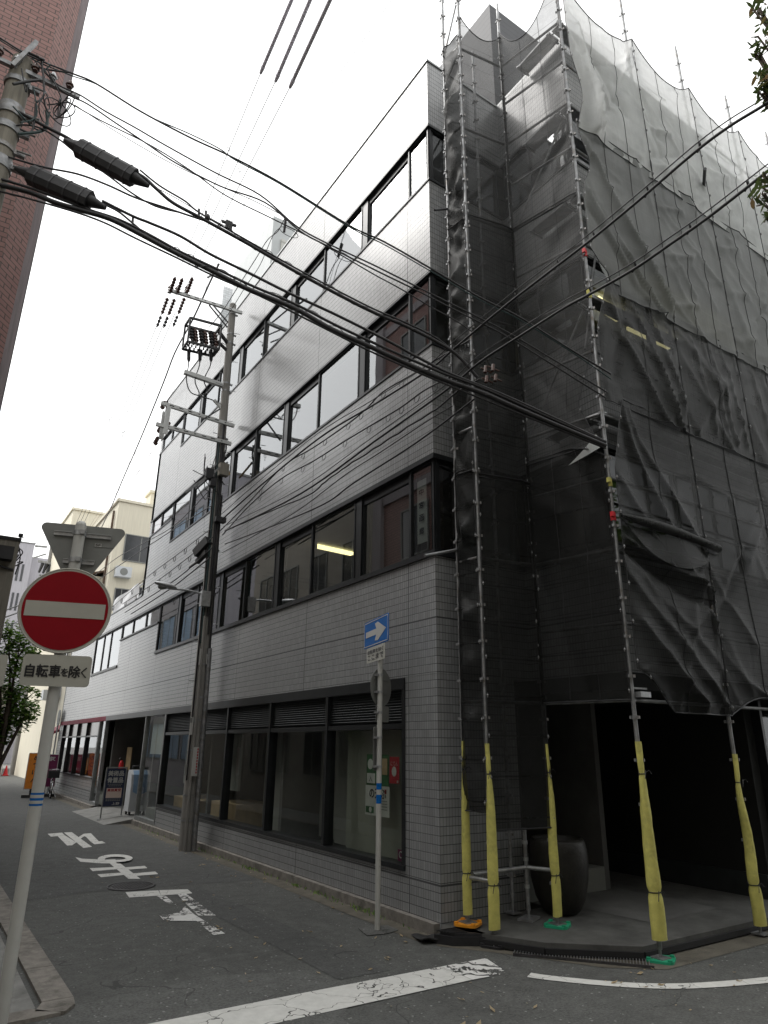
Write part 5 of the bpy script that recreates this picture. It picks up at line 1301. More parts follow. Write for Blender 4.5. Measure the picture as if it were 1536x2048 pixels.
# pairs that run from the pole past the corner to the right
pg, ph = (-.9, 7.76), (.0, -4.0)
def pair(label, pts, m='cable'):
    cable('lower, thicker cable of the '+label, pts, pg, ph, .018)
    cable('upper, thinner wire of the '+label, [(x-3, y-9-3*(x > 900)) for x, y in pts], pg, ph, .008)
A_ = [(1560,180),(1536,205),(1460,252),(1390,304),(1290,390),(1240,432),(1175,485),(1090,550),(1010,612),(905,700),(860,738),(750,808),(640,875),(520,972),(445,1038)]
B_ = [(1560,325),(1536,342),(1420,432),(1345,485),(1265,540),(1180,588),(1130,615),(1040,672),(960,724),(890,782),(750,882),(600,988),(450,1062)]
pair('higher pair crossing in front of the big net', A_); pair('lower pair crossing in front of the big net', B_)
for j, (pts, w_) in enumerate(((A_, 'higher'), (B_, 'lower'))):
    for x in (1110, 1182, 1290, 1395) if j == 0 else (1175, 1265, 1375, 1490):
        for (xa, ya), (xb, yb) in zip(pts, pts[1:]):
            if xb <= x <= xa:
                y = ya+(yb-ya)*(xa-x)/(xa-xb); a = onv(x, y+4, pg, ph); b = onv(x+4, y-15, pg, ph)
                o = MB().tube(smooth_path([a, a.lerp(b,.5)+V((.04,0,.03)), b], 4), .011, 6).build('wire_spacer', M['cable'])
                tag(o, 'hooked spacer holding the two wires of the %s pair together' % w_, 'cable clip', 'wire spacers on the %s pair' % w_)
# ringed cables along the facade
pi_, pj = (-.5, 7.7), (-.06, -.95)
E1 = [(440,1062),(500,1002),(567,932),(627,895),(697,847),(733,817),(767,783),(823,750),(883,713),(940,680)]
E2 = [(445,1070),(500,1010),(563,957),(627,922),(690,882),(760,840),(803,814),(850,780),(905,752)]
E3 = [(450,1060),(600,998),(650,964),(693,932),(773,882),(813,855),(873,817),(917,782),(960,758)]
E4 = [(450,1088),(550,1050),(650,1007),(707,966),(833,885),(950,797)]
E5 = [(445,1105),(520,1065),(600,1018),(690,950),(760,905),(850,845),(905,812)]
for pts, w_, r in ((E1,'first, with wire rings,',.014),(E2,'second, with wire rings,',.014),(E3,'third, lumpy,',.015),(E4,'fourth, smooth,',.015),(E5,'fifth, lowest,',.01)):
    cable('%s cable sloping along the tiles from utility pole to corner' % w_, pts, pi_, pj, r, group='cables along the tiled facade', wob=.012 if 'lumpy' in w_ else 0)
rr = random.Random(5)
for pts, w_ in ((E1,'first'),(E2,'second')):
    P = smooth_path([onv(x, y, pi_, pj) for x, y in pts], 6)
    for i in range(8, len(P)-2, 4):
        c = P[i]-UP*.05; d = (P[i+1]-P[i]).normalized(); ring_ = [c+d*(.055*cos(2*pi*k/14))+UP*(.06*sin(2*pi*k/14)) for k in range(14)]
        o = MB().tube(ring_, .006, 4, True).build('wire_ring', M['cable_thin']); tag(o, 'small wire ring hanging on the %s sloping facade cable' % w_, 'wire ring', 'wire rings on the %s facade cable' % w_)
# lines down the street beyond the pole
pk_, pl_ = (-.55, 7.9), (-.5, 34)
for i, (pts, r) in enumerate((([(415,985),(350,1050),(290,1085),(235,1115),(190,1150)],.012),([(425,1010),(330,1070),(240,1130),(180,1172)],.014),([(425,1055),(360,1105),(300,1150),(235,1205),(200,1235)],.01),([(425,1075),(370,1120),(310,1165),(245,1208)],.012),([(425,1095),(350,1160),(250,1225)],.016),([(420,1115),(340,1178),(262,1228)],.018))):
    cable('%s of the cables running down the street past the street lamp' % ['topmost','second','third','fourth','fifth','lowest'][i], pts, pk_, pl_, r, group='cables down the street')
    P = smooth_path([onv(x, y, pk_, pl_) for x, y in pts], 6)
    if i in (2, 3):
        for q in range(3, len(P)-1, 2):
            c = P[q]-UP*.07; o = MB().tube([c+V((0,.09*cos(2*pi*k/12),.08*sin(2*pi*k/12))) for k in range(12)], .009, 4, True).build('wire_ring', M['cable_thin']); tag(o, 'small wire ring on the cables running down the street', 'wire ring', 'wire rings down the street')
t = thing('cable_closure', 'black closure tucked under the cables just left of the utility pole', 'cable box', tuple(upp(405,1092,-.1)))
mb = MB(); a = upp(392,1108,.3); b = upp(418,1080,-.1); mb.bar(a, b, .16, .2); mb.build('shell', M['black_plastic'], t)
mb = MB(); a = upp(394,1124,.3); b = upp(414,1104,-.1); mb.bar(a, b, .1, .1); mb.cyl(a, a+V((0,.5,-.02)), .03, n=8); mb.build('lower_shell', M['black_plastic'], t)
# thick insulated line to the far end of the street and the thin high wires
d1 = ray(15,1484); d1 = V((d1.x, d1.y, 0)).normalized(); s0 = onv(436,533,(-1.4,7.6),(-1.2,7.9)); s0 = upp(425,540)
cable('thick black service line falling away down the street from the crossarm', [(438,528),(422,560),(385,640),(350,705),(325,770),(280,880),(245,960),(222,1015),(200,1062),(170,1130)], (s0.x,s0.y), (s0.x+d1.x,s0.y+d1.y), .028, group='lines down the street')
o = MB().tube([upp(436,528), upp(432,545), upp(415,555)], .03, 6).build('cable_bracket', M['galv_dull']); tag(o, 'bent bracket carrying the thick service line above the crossarm', 'bracket')
HVC = [upp(344,572), upp(354,580), upp(366,586)]
for i, (xt, yt, xb, yb) in enumerate(((585,-4,523,142),(622,-4,553,158),(662,-4,582,170))):
    a = HVC[i]; pA = (a.x, a.y); pB = (a.x-HVD.x*10, a.y-HVD.y*10)
    top = onv(xt, yt, pA, pB); bot = onv(xb, yb, pA, pB); far = top+(top-bot)*.35
    w_ = ['leftmost','middle','rightmost'][i]
    o = MB().tube([a, a.lerp(bot,.5)-UP*.04, bot, far], .0065, 5).build('overhead_cable', M['cable_thin']); tag(o, 'thin high wire inside the %s pale tube overhead' % w_, 'cable', 'high wires over the street')
    t = thing('line_cover', '%s of the three lilac grey cover tubes on the high wires' % w_, 'cover tube', tuple(bot), 'three cover tubes on the high wires')
    mb = MB(); mb.tube([bot, bot.lerp(far,.5), far], .03, 10); mb.build('sleeve', M['insul_tube'], t)
    mb = MB(); d = (far-bot).normalized(); mb.cyl(bot-d*.05, bot+d*.09, .024, .037, 10); mb.build('end_collar', M['insul_tube'], t)
    f2 = a+HVD*25; f2.z -= .9
    o = MB().tube([a+HVD*.8-UP*.1, a.lerp(f2,.5)-UP*.35, f2], .009, 5).build('overhead_cable', M['cable_thin']); tag(o, 'high wire leaving the %s crossarm insulator down the street' % w_, 'cable', 'high wires over the street')
cable('hair thin wire crossing the white sky to the upper bundle', [(800,-25),(783,0),(700,118),(628,215),(530,353),(457,455),(430,520),(405,600)], (-1.6,7), (.6,-3.0), .006, 'cable_thin')
cable('hair thin wire rising from the loop fitting past the roof edge', [(860,-25),(845,0),(740,200),(660,320),(596,392),(570,433)], (-.9,5.6), (.5,-2.5), .005, 'cable_thin')
cable('twin service drop from the loop fitting down to the fuse rack', [(570,435),(556,462),(535,480),(510,520),(475,575),(445,622),(418,655)], (-.9,5.6), (-1.2,7.6), .011)
cable('second strand of the service drop behind the first', [(560,455),(545,473),(520,530),(490,575),(462,620),(436,655)], (-.9,5.6), (-1.1,7.6), .009)
t = thing('loop_fitting', 'dark wire loop fitting hung between cables above the grey penthouse', 'fitting', tuple(onv(570,440,(-.9,5.6),(.5,-2.5))))
c = onv(572,436,(-.9,5.6),(.5,-2.5)); mb = MB(); mb.cyl(c, c+V((.02,.1,-.3)), .03, n=8); mb.build('clamp', M['cable'], t)
c2 = onv(580,462,(-.9,5.6),(.5,-2.5)); mb = MB(); mb.tube([c2+V((.22*cos(2*pi*k/20), .05, .1*sin(2*pi*k/20))) for k in range(20)], .007, 5, True); mb.build('wire_loop', M['cable'], t)
t = thing('bird_guard', 'small clustered clamp fitting riding on the upper bundle', 'fitting', tuple(onv(458,455,pc1,pd)))
c = onv(457,458,pc1,pd); mb = MB()
for k in range(3): mb.cyl(c+V((.03*k-.03,0,0)), c+V((.03*k-.03,0,.13)), .02, n=6)
mb.bar(c+V((-.1,0,.08)), c+V((.1,0,.1)), .03, .03); mb.build('clamp', M['cable'], t)
mb = MB(); c = onv(415,435,pc1,pd); mb.ball(c, .04, 8, 1.4); mb.build('bell', M['cable'], t)
for i, (pts) in enumerate(([(366,752),(335,800),(305,850),(262,920),(215,995),(160,1085)],[(300,890),(270,940),(215,1010),(150,1100)],[(330,850),(290,925),(240,990),(190,1065)],[(303,905),(255,975),(200,1045)])):
    a = upp(*pts[0]); cable('%s thin reddish wire fading down the street beside the thick line' % ['first','second','third','fourth'][i], pts, (a.x,a.y), (a.x+d1.x, a.y+d1.y), .006, 'cable_red', group='lines down the street')
for x, y in ((457,298),(479,340),(516,315),(220,835),(245,862)):
    c = upp(x, y, -2 if x > 400 else 4); mb = MB(); mb.tube([c+V((.04*cos(2*pi*k/10),0,.05*sin(2*pi*k/10))) for k in range(10)], .008, 4, True); mb.cyl(c-UP*.05, c-UP*.16, .008, n=5)
    o = mb.build('wire_marker', M['cable_thin']); tag(o, 'tiny ring marker hung on a hair thin high wire', 'wire marker', 'ring markers on high wires')
# ================================================================== STREET THINGS
AB = gnd(221,1640); t = thing('sign_stand', 'navy shop sign stand in a silver frame outside the dark entrance', 'sign stand', (AB.x, AB.y, ROADZ))
ab, an_ = facing(188); 
def abp(u, v, d=0.0): return V((AB.x,AB.y,ROADZ))+ab*u+UP*v+an_*(d-.05-.0*v)
mb = MB()
for u in (-.27,.27): mb.bar(abp(u,.04), abp(u,1.36), .035, .03)
mb.bar(abp(-.285,1.375), abp(.285,1.375), .03, .03); mb.bar(abp(-.25,.34), abp(.25,.34), .025, .025); mb.build('frame', M['steel_frame'], t)
mb = MB(); mb.bar(abp(-.36,.02,.1), abp(.3,.02,.1), .3, .03); mb.build('foot', M['steel_frame'], t)
mb = MB(); mb.obox(abp(0,.85), ab, UP, an_, .252, .5, .008); bo = mb.build('board', M['navy'], t)
lettering('美術品', M['white'], bo, abp(0,1.22), ab, UP, .42, .14, .011, bold=.02)
lettering('骨董品', M['white'], bo, abp(0,1.04), ab, UP, .42, .14, .011, bold=.02)
mb = MB(); mb.obox(abp(0,.7,.009), ab, UP, an_, .205, .13, .002); pp = mb.build('pink_panel', M['pale_pink'], bo)
lettering('高価買受', M['poster_red'], pp, abp(0,.775), ab, UP, .36, .075, .0125, bold=.02)
mb = MB()
for v, w in ((.93,.2),(.885,.17),(.54,.2),(.5,.2)): 
    for k in range(7): mb.obox(abp(-w+w*2*(k+.5)/7,v,.0095), ab, UP, an_, w/7*.8, .011, .001)
mb.build('small_text', M['sign_back'], bo)
lettering('上野', M['white'], bo, abp(.08,.42), ab, UP, .2, .07, .011, bold=.01)
# spot cooler in the entrance
c = V((.42,14.75,-.02)); t = thing('spot_cooler', 'white wheeled appliance with pale blue front standing in the entrance', 'appliance', tuple(c))
prof = [(-.24,.1),(-.26,.35),(-.25,.8),(-.18,1.08),(-.05,1.2),(.2,1.2),(.25,1.1),(.25,.1)]
mb = MB(); mb.prism([c+V((-.26,px_,pz)) for px_, pz in prof], (.52,0,0)); mb.build('body', M['appliance'], t)
fp = [(-.262,.62),(-.252,.8),(-.184,1.08),(-.06,1.195)]
mb = MB(); mb.add([c+V((x_,p[0]-.006,p[1])) for p in fp for x_ in (-.2,.2)], [(0,1,3,2),(2,3,5,4),(4,5,7,6)]); mb.prism([c+V((-.2,-.268,.62)), c+V((.2,-.268,.62)), c+V((0,-.268,.52))], (0,.004,0)); mb.build('front_panel', M['pale_blue'], t)
for dx in (-.2,.2):
    for dy in (-.18,.18):
        mb = MB(); mb.cyl(c+V((dx-.02,dy,.05)), c+V((dx+.02,dy,.05)), .05, n=12); mb.build('caster', M['rubber'], t)
mb = MB(); mb.tube([c+V((-.15,.22,1.2)), c+V((-.15,.2,1.3)), c+V((.15,.2,1.3)), c+V((.15,.22,1.2))], .02, 6); mb.build('handle', M['black_plastic'], t)
t = thing('fire_extinguisher', 'small red extinguisher standing inside the entrance by the far pane', 'extinguisher', (.5,17.3,0))
mb = MB(); mb.lathe((.5,17.3,0.9), [(.0,0),(.07,0),(.075,.05),(.075,.38),(.05,.46),(.025,.5),(.0,.5)], 14); mb.build('cylinder', M['cone'], t)
MB().bar((.5,17.3,1.4), (.42,17.25,1.46), .03, .04).build('lever', M['black_plastic'], t); MB().box(.44,.56,17.24,17.36,.0,.9).build('stand', M['black_plastic'], t)
mb = MB(); a = V((-.02,13.3,-.02)); t = thing('entrance_ramp', 'pale grey metal ramp plates laid from the road up to the entrance', 'ramp', (-.3,15,ROADZ))
for k in range(4):
    y0 = 13.35+k*1.1; mb = MB(); mb.prism([(-.72,y0,ROADZ+.004),(.0,y0,-.01),(.0,y0,ROADZ+.004)], (0,1.07,0)); mb.build('plate', M['concrete'], t)
# signs and bicycle beyond the shop
SX, SN = facing(190)
def board(name, label, x, y, w, h, z0, m, txt=None, tm='black', frame='white', rnd=.03, txt2=None):
    t = thing(name, label, 'sign stand', (x, y, ROADZ)); c = V((x, y, ROADZ+z0+h/2))
    mb = MB(); plate(mb, c, SX, UP, w, h, rnd, .16); mb.build('frame', M[frame], t)
    mb = MB(); plate(mb, c+SN*.004, SX, UP, w-.05, h-.05, rnd, .003); b = mb.build('board', M[m], t)
    mb = MB(); mb.obox(V((x,y,ROADZ+.06))-SN*.08, SX, SN, UP, w*.55, .25, .05); mb.bar((x,y,ROADZ+.06), (x,y,ROADZ+z0+.02), .1, .06); mb.build('foot', M['black_plastic'], t)
    if txt:
        n = len(txt)
        for k, ch in enumerate(txt): lettering(ch, M[tm], b, c+SN*.0+UP*(h*.36-h*.2*k)+SX*(w*.12), SX, UP, w*.42, h*.13, .007, bold=.02)
    return t
q = gnd(73,1590); board('lit_sign', 'orange upright sign board with black characters on the pavement', -1.04, 24.6, .52, 1.35, .3, 'orange', 'めつけん', 'black')
board('lit_sign', 'magenta sign board half hidden behind the no entry post', -.5, 24.9, .72, 1.25, .35, 'purple', '家', 'white', rnd=.01)
t = thing('bicycle', 'parked city bicycle with black basket seen from behind by the magenta sign', 'bicycle', (-.42,24.0,ROADZ))
BC = V((-.42,23.8,ROADZ)); dB = V((.1,1,0)).normalized(); sB = V((1,-.1,0)).normalized()
def bp(f, h, s=0): return BC+dB*f+UP*h+sB*s
for f, nm in ((0,'rear'),(1.1,'front')):
    mb = MB(); mb.tube([bp(f+.32*cos(2*pi*k/28), .33+.32*sin(2*pi*k/28)) for k in range(28)], .022, 7, True); w_ = mb.build('wheel', M['rubber'], t)
    mb = MB(); mb.tube([bp(f+.295*cos(2*pi*k/28), .33+.295*sin(2*pi*k/28)) for k in range(28)], .012, 6, True); mb.cyl(bp(f,.33,-.05), bp(f,.33,.05), .025, n=8)
    for k in range(12): mb.cyl(bp(f,.33), bp(f+.29*cos(pi*k/6), .33+.29*sin(pi*k/6)), .0025, n=3, cap=False)
    mb.build('rim', M['chrome'], w_)
    mb = MB(); mb.tube([bp(f+.36*cos(radians(a)), .33+.36*sin(radians(a))) for a in range(20,190,14)], .025, 6); mb.build('mudguard', M['chrome'], t)
mb = MB()
for a, b in (((0,.33),(.42,.32)),((.42,.32),(.28,.75)),((.28,.75),(0,.33)),((.42,.32),(.92,.78)),((.32,.62),(.93,.7)),((1.1,.33),(.92,.85)),((.92,.85),(.9,1.02))): mb.cyl(bp(*a), bp(*b), .017, n=8)
mb.build('frame', M['chrome'], t)
mb = MB(); mb.tube(smooth_path([bp(.72,1.0,-.28), bp(.88,1.03,-.2), bp(.92,1.02,0), bp(.88,1.03,.2), bp(.72,1.0,.28)],4), .012, 6); mb.build('handlebar', M['chrome'], t)
mb = MB(); mb.ball(bp(.22,.86), .13, 12, .4); mb.cyl(bp(.27,.74), bp(.25,.84), .014, n=6); mb.build('saddle', M['rubber'], t)
mb = MB(); mb.obox(bp(-.12,.88), dB, sB, UP, .2, .2, .13); mb.build('rear_basket', M['rubber'], t)
mb = MB(); mb.cyl(bp(-.3,.62), bp(-.3,.62)-dB*.03, .03, n=8); mb.build('reflector', M['white'], t)
mb = MB(); mb.cyl(bp(.0,.33,.06), bp(-.12,.0,.2), .012, n=6); mb.build('kick_stand', M['chrome'], t)
q = gnd(24,1545); t = thing('traffic_cone', 'red traffic cone at the foot of the cream building', 'traffic cone', (.3,46,ROADZ))
mb = MB(); mb.cyl((.3,46,ROADZ+.05), (.3,46,ROADZ+.62), .15, .03, 16); mb.build('cone', M['cone'], t)
mb = MB(); mb.box(.12,.48,45.82,46.18,ROADZ+.003,ROADZ+.06); mb.build('base', M['cone'], t)
t = thing('storage_tub', 'big pale grey rounded tub standing by the traffic cone', 'tub', (-.75,46,ROADZ))
def fnt(u, v):
    a = 2*pi*u; k = min(1, v*1.0); r = (.85-.12*v)*(1 if v < .82 else max(.02, sqrt(max(0, 1-((v-.82)/.18)**2)))); return V((-.75+r*cos(a), 46+r*.8*sin(a), ROADZ+1.75*v))
mb = MB(); mb.grid(fnt, 20, 16); mb.build('body', M['appliance'], t)
mb = MB(); mb.obox((-.75,45.34,1.2), (1,0,0),(0,1,0),UP, .3,.02,.03); mb.build('handle', M['sign_back'], t)
t = thing('brick_planter', 'low terracotta coping block beside the no entry post', 'planter', (-4.6,-.1,-.1))
a = [gnd(0,1990,.1), gnd(20,1976,.1), gnd(37,2018,.1), gnd(12,2032,.1), gnd(-60,2060,.1)]
cpos = V((-4.75,.0,0)); mb = MB(); mb.prism([(-4.62,-.12,-.1),(-4.56,.25,-.1),(-5.2,.4,-.1),(-5.25,-.2,-.1)], (0,0,.16)); mb.build('coping', M['terra'], t)
mb = MB(); mb.prism([(-4.68,-.08,.062),(-4.62,.2,.062),(-5.1,.33,.062),(-5.15,-.14,.062)], (0,0,.01)); mb.build('soil', M['bark'], t)
# ================================================================== NEIGHBOURING BUILDINGS
def building(name, label, x0, x1, y0, y1, h, m, cat='building', roof='roof', cap=True):
    t = thing(name, label, cat, ((x0+x1)/2, (y0+y1)/2, ROADZ))
    mb = MB(); mb.box(x0, x1, y0, y1, ROADZ-.1, h); mb.build('wall', M[m], t)
    if cap: mb = MB(); mb.box(x0-.06, x1+.06, y0-.06, y1+.06, h+.002, h+.12); mb.build('roof', M[roof], t)
    return t
def win(t, face, pos, u0, u1, z0, z1, fr='sign_back', gl='dark_glass', d=.05, sub=True):
    mb = MB()
    def bx(ua, ub, za, zb, d0, d1):
        if face == 'x+': mb.box(pos+d0, pos+d1, ua, ub, za, zb)
        if face == 'x-': mb.box(pos-d1, pos-d0, ua, ub, za, zb)
        if face == 'y-': mb.box(ua, ub, pos-d1, pos-d0, za, zb)
    f = .05
    bx(u0-f, u0, z0-f, z1+f, .0015, d); bx(u1, u1+f, z0-f, z1+f, .0015, d); bx(u0, u1, z1, z1+f, .0015, d); bx(u0, u1, z0-f, z0, .0015, d)
    bx((u0+u1)/2-.02, (u0+u1)/2+.02, z0, z1, .004, d*.8)
    w = mb.build('window', M[fr], t); mb = MB(); bx(u0, (u0+u1)/2-.021, z0, z1, .0015, d*.35); bx((u0+u1)/2+.021, u1, z0, z1, .0015, d*.35); mb.build('pane', M[gl], w)
    return w
# brick building at the left edge
t = thing('brick_building', 'tall red brick tiled building with mauve corner trim at the left edge', 'building', (-9,6,ROADZ))
BXE = -5.33
mb = MB(); mb.prism([(-16,3,-.2),(BXE-.28,3,-.2),(BXE,3.34,-.2),(BXE,9.5,-.2),(-16,9.5,-.2)], (0,0,17.2)); mb.build('wall', M['brick'], t)
for y0, y1 in ((3.75,4.2),(6.2,6.8),(9.51,9.95)):
    mb = MB(); mb.box(BXE-.3, BXE+.12, y0, y1, -.2, 17.3); mb.build('corner_trim', M['mauve_conc'], t)
for y0 in (3.86, 4.04): MB().box(BXE+.1, BXE+.135, y0, y0+.035, -.2, 17.2).build('groove_strip', M['cable_thin'], t)
mb = MB()
for k in range(5): mb.box(BXE-.2, BXE+.05, 4.2, 9.5, 2.9+3*k, 3.2+3*k)
mb.build('floor_band', M['mauve_conc'], t)
for k in range(5):
    for y0 in (4.5, 7.2): win(t, 'x+', BXE, y0, y0+1.3, 1.0+3*k, 2.4+3*k)
mb = MB(); mb.box(-16, BXE+.1, 2.9, 10, 17.005, 17.2); mb.build('roof', M['roof'], t)
# across the street, seen in the window reflections and closing the street on the left
t = building('beige_house', 'beige rendered three storey house on the left side of the street', -14, -5.5, 10.2, 19.5, 9.6, 'stucco_beige')
for k in range(3):
    for y0 in (10.9, 13.2, 15.6, 17.6): win(t, 'x+', -5.5, y0, y0+1.2, 1.0+3*k, 2.3+3*k)
t = thing('tiled_roof_house', 'low old house with grey tiled roof on the left side of the street', 'house', (-8,22.5,ROADZ))
mb = MB(); mb.box(-12,-5.6,19.8,26,-.2,5.2); mb.build('wall', M['stucco_beige'], t)
mb = MB(); mb.prism([(-5.1,19.6,5.1),(-8.8,19.6,7.4),(-12.5,19.6,5.1)], (0,6.6,0)); mb.build('roof', M['roof_tile'], t)
for y0 in (20.6, 23): win(t, 'x+', -5.6, y0, y0+1.5, 3.2, 4.5)
t = building('glazed_block', 'taller grey block with teal glass on the left side of the street', -16, -6.2, 26.5, 38, 16, 'stucco_grey')
for k in range(5):
    for y0 in (27, 29.8, 32.6, 35.2): win(t, 'x+', -6.2, y0, y0+2.2, 1.2+3*k, 3.0+3*k, gl='pale_blue')
# service pole at the left margin
SP0 = CAM+ray(4,1170)*(12.2/F_PX); t = thing('service_pole', 'drab square post with black box and looping wires at the left margin', 'post', (SP0.x,SP0.y,ROADZ))
zt = on(20,1084,1,SP0.y).z
mb = MB(); mb.obox((SP0.x-.03,SP0.y,(zt+ROADZ)/2), (1,0,0),(0,1,0),UP, .17,.15,(zt-ROADZ)/2); mb.build('post', M['conc_tan'], t)
mb = MB(); mb.obox((SP0.x-.03,SP0.y,zt+.03), (1,0,0),(0,1,0),UP, .19,.17,.03); mb.build('cap', M['dark_panel'], t)
c = on(6,1106,1,SP0.y-.25); mb = MB(); mb.obox(c, (1,0,0),(0,1,0),UP, .16,.1,.12); mb.bar(c+V((-.1,0,-.22)), c+V((.22,.1,-.26)), .04, .03); mb.build('meter_box', M['black_plastic'], t)
for k in range(5):
    a = on(RNG.uniform(25,38), RNG.uniform(1080,1130), 1, SP0.y-.1); b = on(RNG.uniform(18,32), RNG.uniform(1120,1150), 1, SP0.y-.1); m_ = on(RNG.uniform(34,48), RNG.uniform(1095,1135), 1, SP0.y-.1)
    mb = MB(); mb.tube(smooth_path([a,m_,b],6), .011, 5); mb.build('wire_loop', M['cable'], t)
mb = MB(); a = on(24,1112,1,SP0.y); b = on(41,1074,1,SP0.y); mb.cyl(a, b, .015, n=6); mb.cyl(b, b+UP*.06, .04, n=8); mb.build('wire_bracket', M['cable'], t)
for i, pts in enumerate(([(41,1075),(60,1076),(110,1080)],[(42,1085),(80,1087),(120,1090)])):
    o = MB().tube([on(x, y, 1, SP0.y+3*j) for j, (x, y) in enumerate(pts)], .007, 5).build('overhead_cable', M['cable_thin']); tag(o, ['upper','lower'][i]+' thin wire running right from the drab post', 'cable', 'wires from the drab post')
for i, pts in enumerate(([(-20,1232),(20,1217),(48,1207),(90,1195)],[(-20,1245),(20,1231),(50,1220),(90,1205)],[(-20,1258),(30,1245),(80,1228)])):
    o = MB().tube([on(x, y, 1, 8+2*j) for j, (x, y) in enumerate(pts)], .016 if i < 2 else .008, 5).build('overhead_cable', M['cable']); tag(o, ['highest','middle','lowest'][i]+' dark cable dipping behind the no entry disc', 'cable', 'cables behind the no entry disc')
# cream building on the right side beyond the office
t = thing('cream_building', 'cream stucco building with balconies beyond the low office wing', 'building', (4,33,ROADZ))
mb = MB(); mb.box(1.75,9,30,38,-.2,14.4); mb.build('wall', M['stucco_cream'], t)
mb = MB(); mb.box(.85,1.747,31.2,40,-.2,10.4); mb.build('lower_wall', M['stucco_cream'], t)
mb = MB(); mb.box(.9,9,40.003,47,-.2,16.6); mb.build('rear_wall', M['stucco_cream'], t)
mb = MB(); mb.box(1.65,9.1,29.9,38.1,14.403,14.55); mb.box(.8,9.1,39.9,47.1,16.603,16.75); mb.build('roof', M['stucco_cream'], t)
mb = MB(); mb.prism([(.45,31.0,10.2),(1.74,31.0,10.65),(1.74,31.0,10.75),(.45,31.0,10.32)], (0,9.1,0)); mb.build('eave', M['brown_wood'], t)
win(t, 'y-', 30, 2.35, 4.0, 11.2, 12.6); win(t, 'y-', 30, 4.8, 6.2, 11.2, 12.6)
win(t, 'y-', 30, 2.2, 2.8, 8.5, 9.6); win(t, 'y-', 30, 3.4, 4.6, 8.2, 9.8)
for k in range(2):
    win(t, 'x+' if False else 'x-', .85, 33+3.2*k, 34.4+3.2*k, 5.2, 6.6); win(t, 'x-', .85, 33+3.2*k, 34.4+3.2*k, 8.2, 9.6)
mb = MB(); mb.box(.2,.84,32.4,37.6,7.0,7.12); mb.box(.2,.24,32.4,37.6,7.12,7.9); mb.build('balcony', M['stucco_beige'], t)
mb = MB(); mb.box(1.3,5,29.0,29.95,7.4,7.52)
for k in range(14): mb.box(1.32+.28*k, 1.35+.28*k, 29.02, 29.05, 7.52, 8.4)
mb.box(1.3,5,29.0,29.06,8.4,8.46); mb.build('balcony', M['white_sheet'], t)
mb = MB(); mb.box(.8,.86,34.6,37.4,-.1,2.15); mb.build('shutter', M['pent_louvre'], t)
for k in range(3):
    o = MB().box(2.0+1.6*k, 2.8+1.6*k, 29.6, 29.995, 10.2-.0*k, 10.75).build('air_conditioner', M['appliance'], t); MB().cyl((2.4+1.6*k,29.59,10.47), (2.4+1.6*k,29.6-.002,10.47), .2, n=14).build('fan_grille', M['sign_back'], o)
for k in range(2):
    o = MB().box(.45, .845, 33.2+3.2*k, 34.0+3.2*k, 4.2, 4.75).build('air_conditioner', M['appliance'], t)
mb = MB(); mb.cyl((.8,36.6,0), (.8,36.6,10), .05, n=8); mb.build('downpipe', M['brown_wood'], t)
mb = MB(); mb.cyl((1.66,30.6,0), (1.66,30.6,14), .06, n=8); mb.build('downpipe', M['brown_wood'], t)
mb = MB(); mb.box(3.6,4.4,31,32,14.55,15.6); mb.box(3.5,4.5,30.9,32.1,15.6,15.75); mb.build('chimney', M['stucco_cream'], t)
# small shop with maroon awning
t = building('small_shop', 'small shop with maroon awning between office and cream building', .55, 5, 26.8, 29.8, 5.6, 'stucco_beige')
mb = MB(); mb.prism([(.54,26.9,2.75),(-.25,26.9,2.35),(-.25,26.9,2.25),(.54,26.9,2.6)], (0,2.8,0)); mb.build('awning', M['maroon'], t)
mb = MB(); mb.prism([(-.24,27.0+.6*k,2.25) for k in (0,)]+[(-.24,29.6,2.25),(-.24,29.6,2.0),(-.24,27.0,2.0)], (.01,0,0)); mb.build('valance', M['maroon'], t)
mb = MB(); mb.box(.49,.545,27.2,29.4,.0,2.1); mb.build('shop_door', M['brown_wood'], t)
win(t, 'x-', .55, 27.3, 29.3, 3.4, 4.7)
mb = MB(); disc(mb, (-.12,26.6,2.95), (0,-1,0), UP, .34, .03, 24); o = mb.build('round_sign_back', M['sign_back']); tag(o, 'grey back of a round sign beside the maroon awning', 'road sign')
mb = MB(); mb.cyl((-.1,26.63,ROADZ), (-.1,26.63,3.2), .03, n=8); mb.build('post', M['galv'], o)
# far end of the street
t = building('grey_apartments', 'lilac grey apartment block with paired slit windows closing the street', -1.6, 2.3, 75, 92, 22.8, 'stucco_grey')
for k in range(6):
    for x in (-.5, 1.0):
        for j in (0, .45): 
            mb = MB(); mb.box(x+j, x+j+.22, 74.96, 74.998, 2.5+3.2*k, 4.4+3.2*k); mb.build('slit_window', M['dark_glass'], t)
mb = MB(); mb.box(2.305,8,76,92,-.2,21.6); mb.build('side_wing', M['stucco_grey'], t)
for k in range(5): mb = MB(); mb.box(2.6,7.9,75.2,75.98,4.2+3.2*k,5.2+3.2*k); mb.build('balcony', M['stucco_grey'], t)
t = building('pale_house', 'pale cream house low in front of the grey apartments', -4.6, -.55, 56, 64, 8.3, 'stucco_cream')
win(t, 'y-', 56, -3, -1.6, 5.0, 6.6); win(t, 'y-', 56, -3.2, -1.4, 1.4, 3.2)
t = building('weathered_shophouse', 'grey brown weathered shophouse at the far left of the street', -4.2, .2, 52, 55.8, 6.0, 'stucco_beige')
win(t, 'y-', 52, -1.5, -.2, 3.3, 4.8); win(t, 'y-', 52, -3.4, -2.2, 3.3, 4.8)
mb = MB()
for k in range(4): mb.box(-1.9+.5*k, -1.86+.5*k, 51.93, 51.997, 0, 2.9)
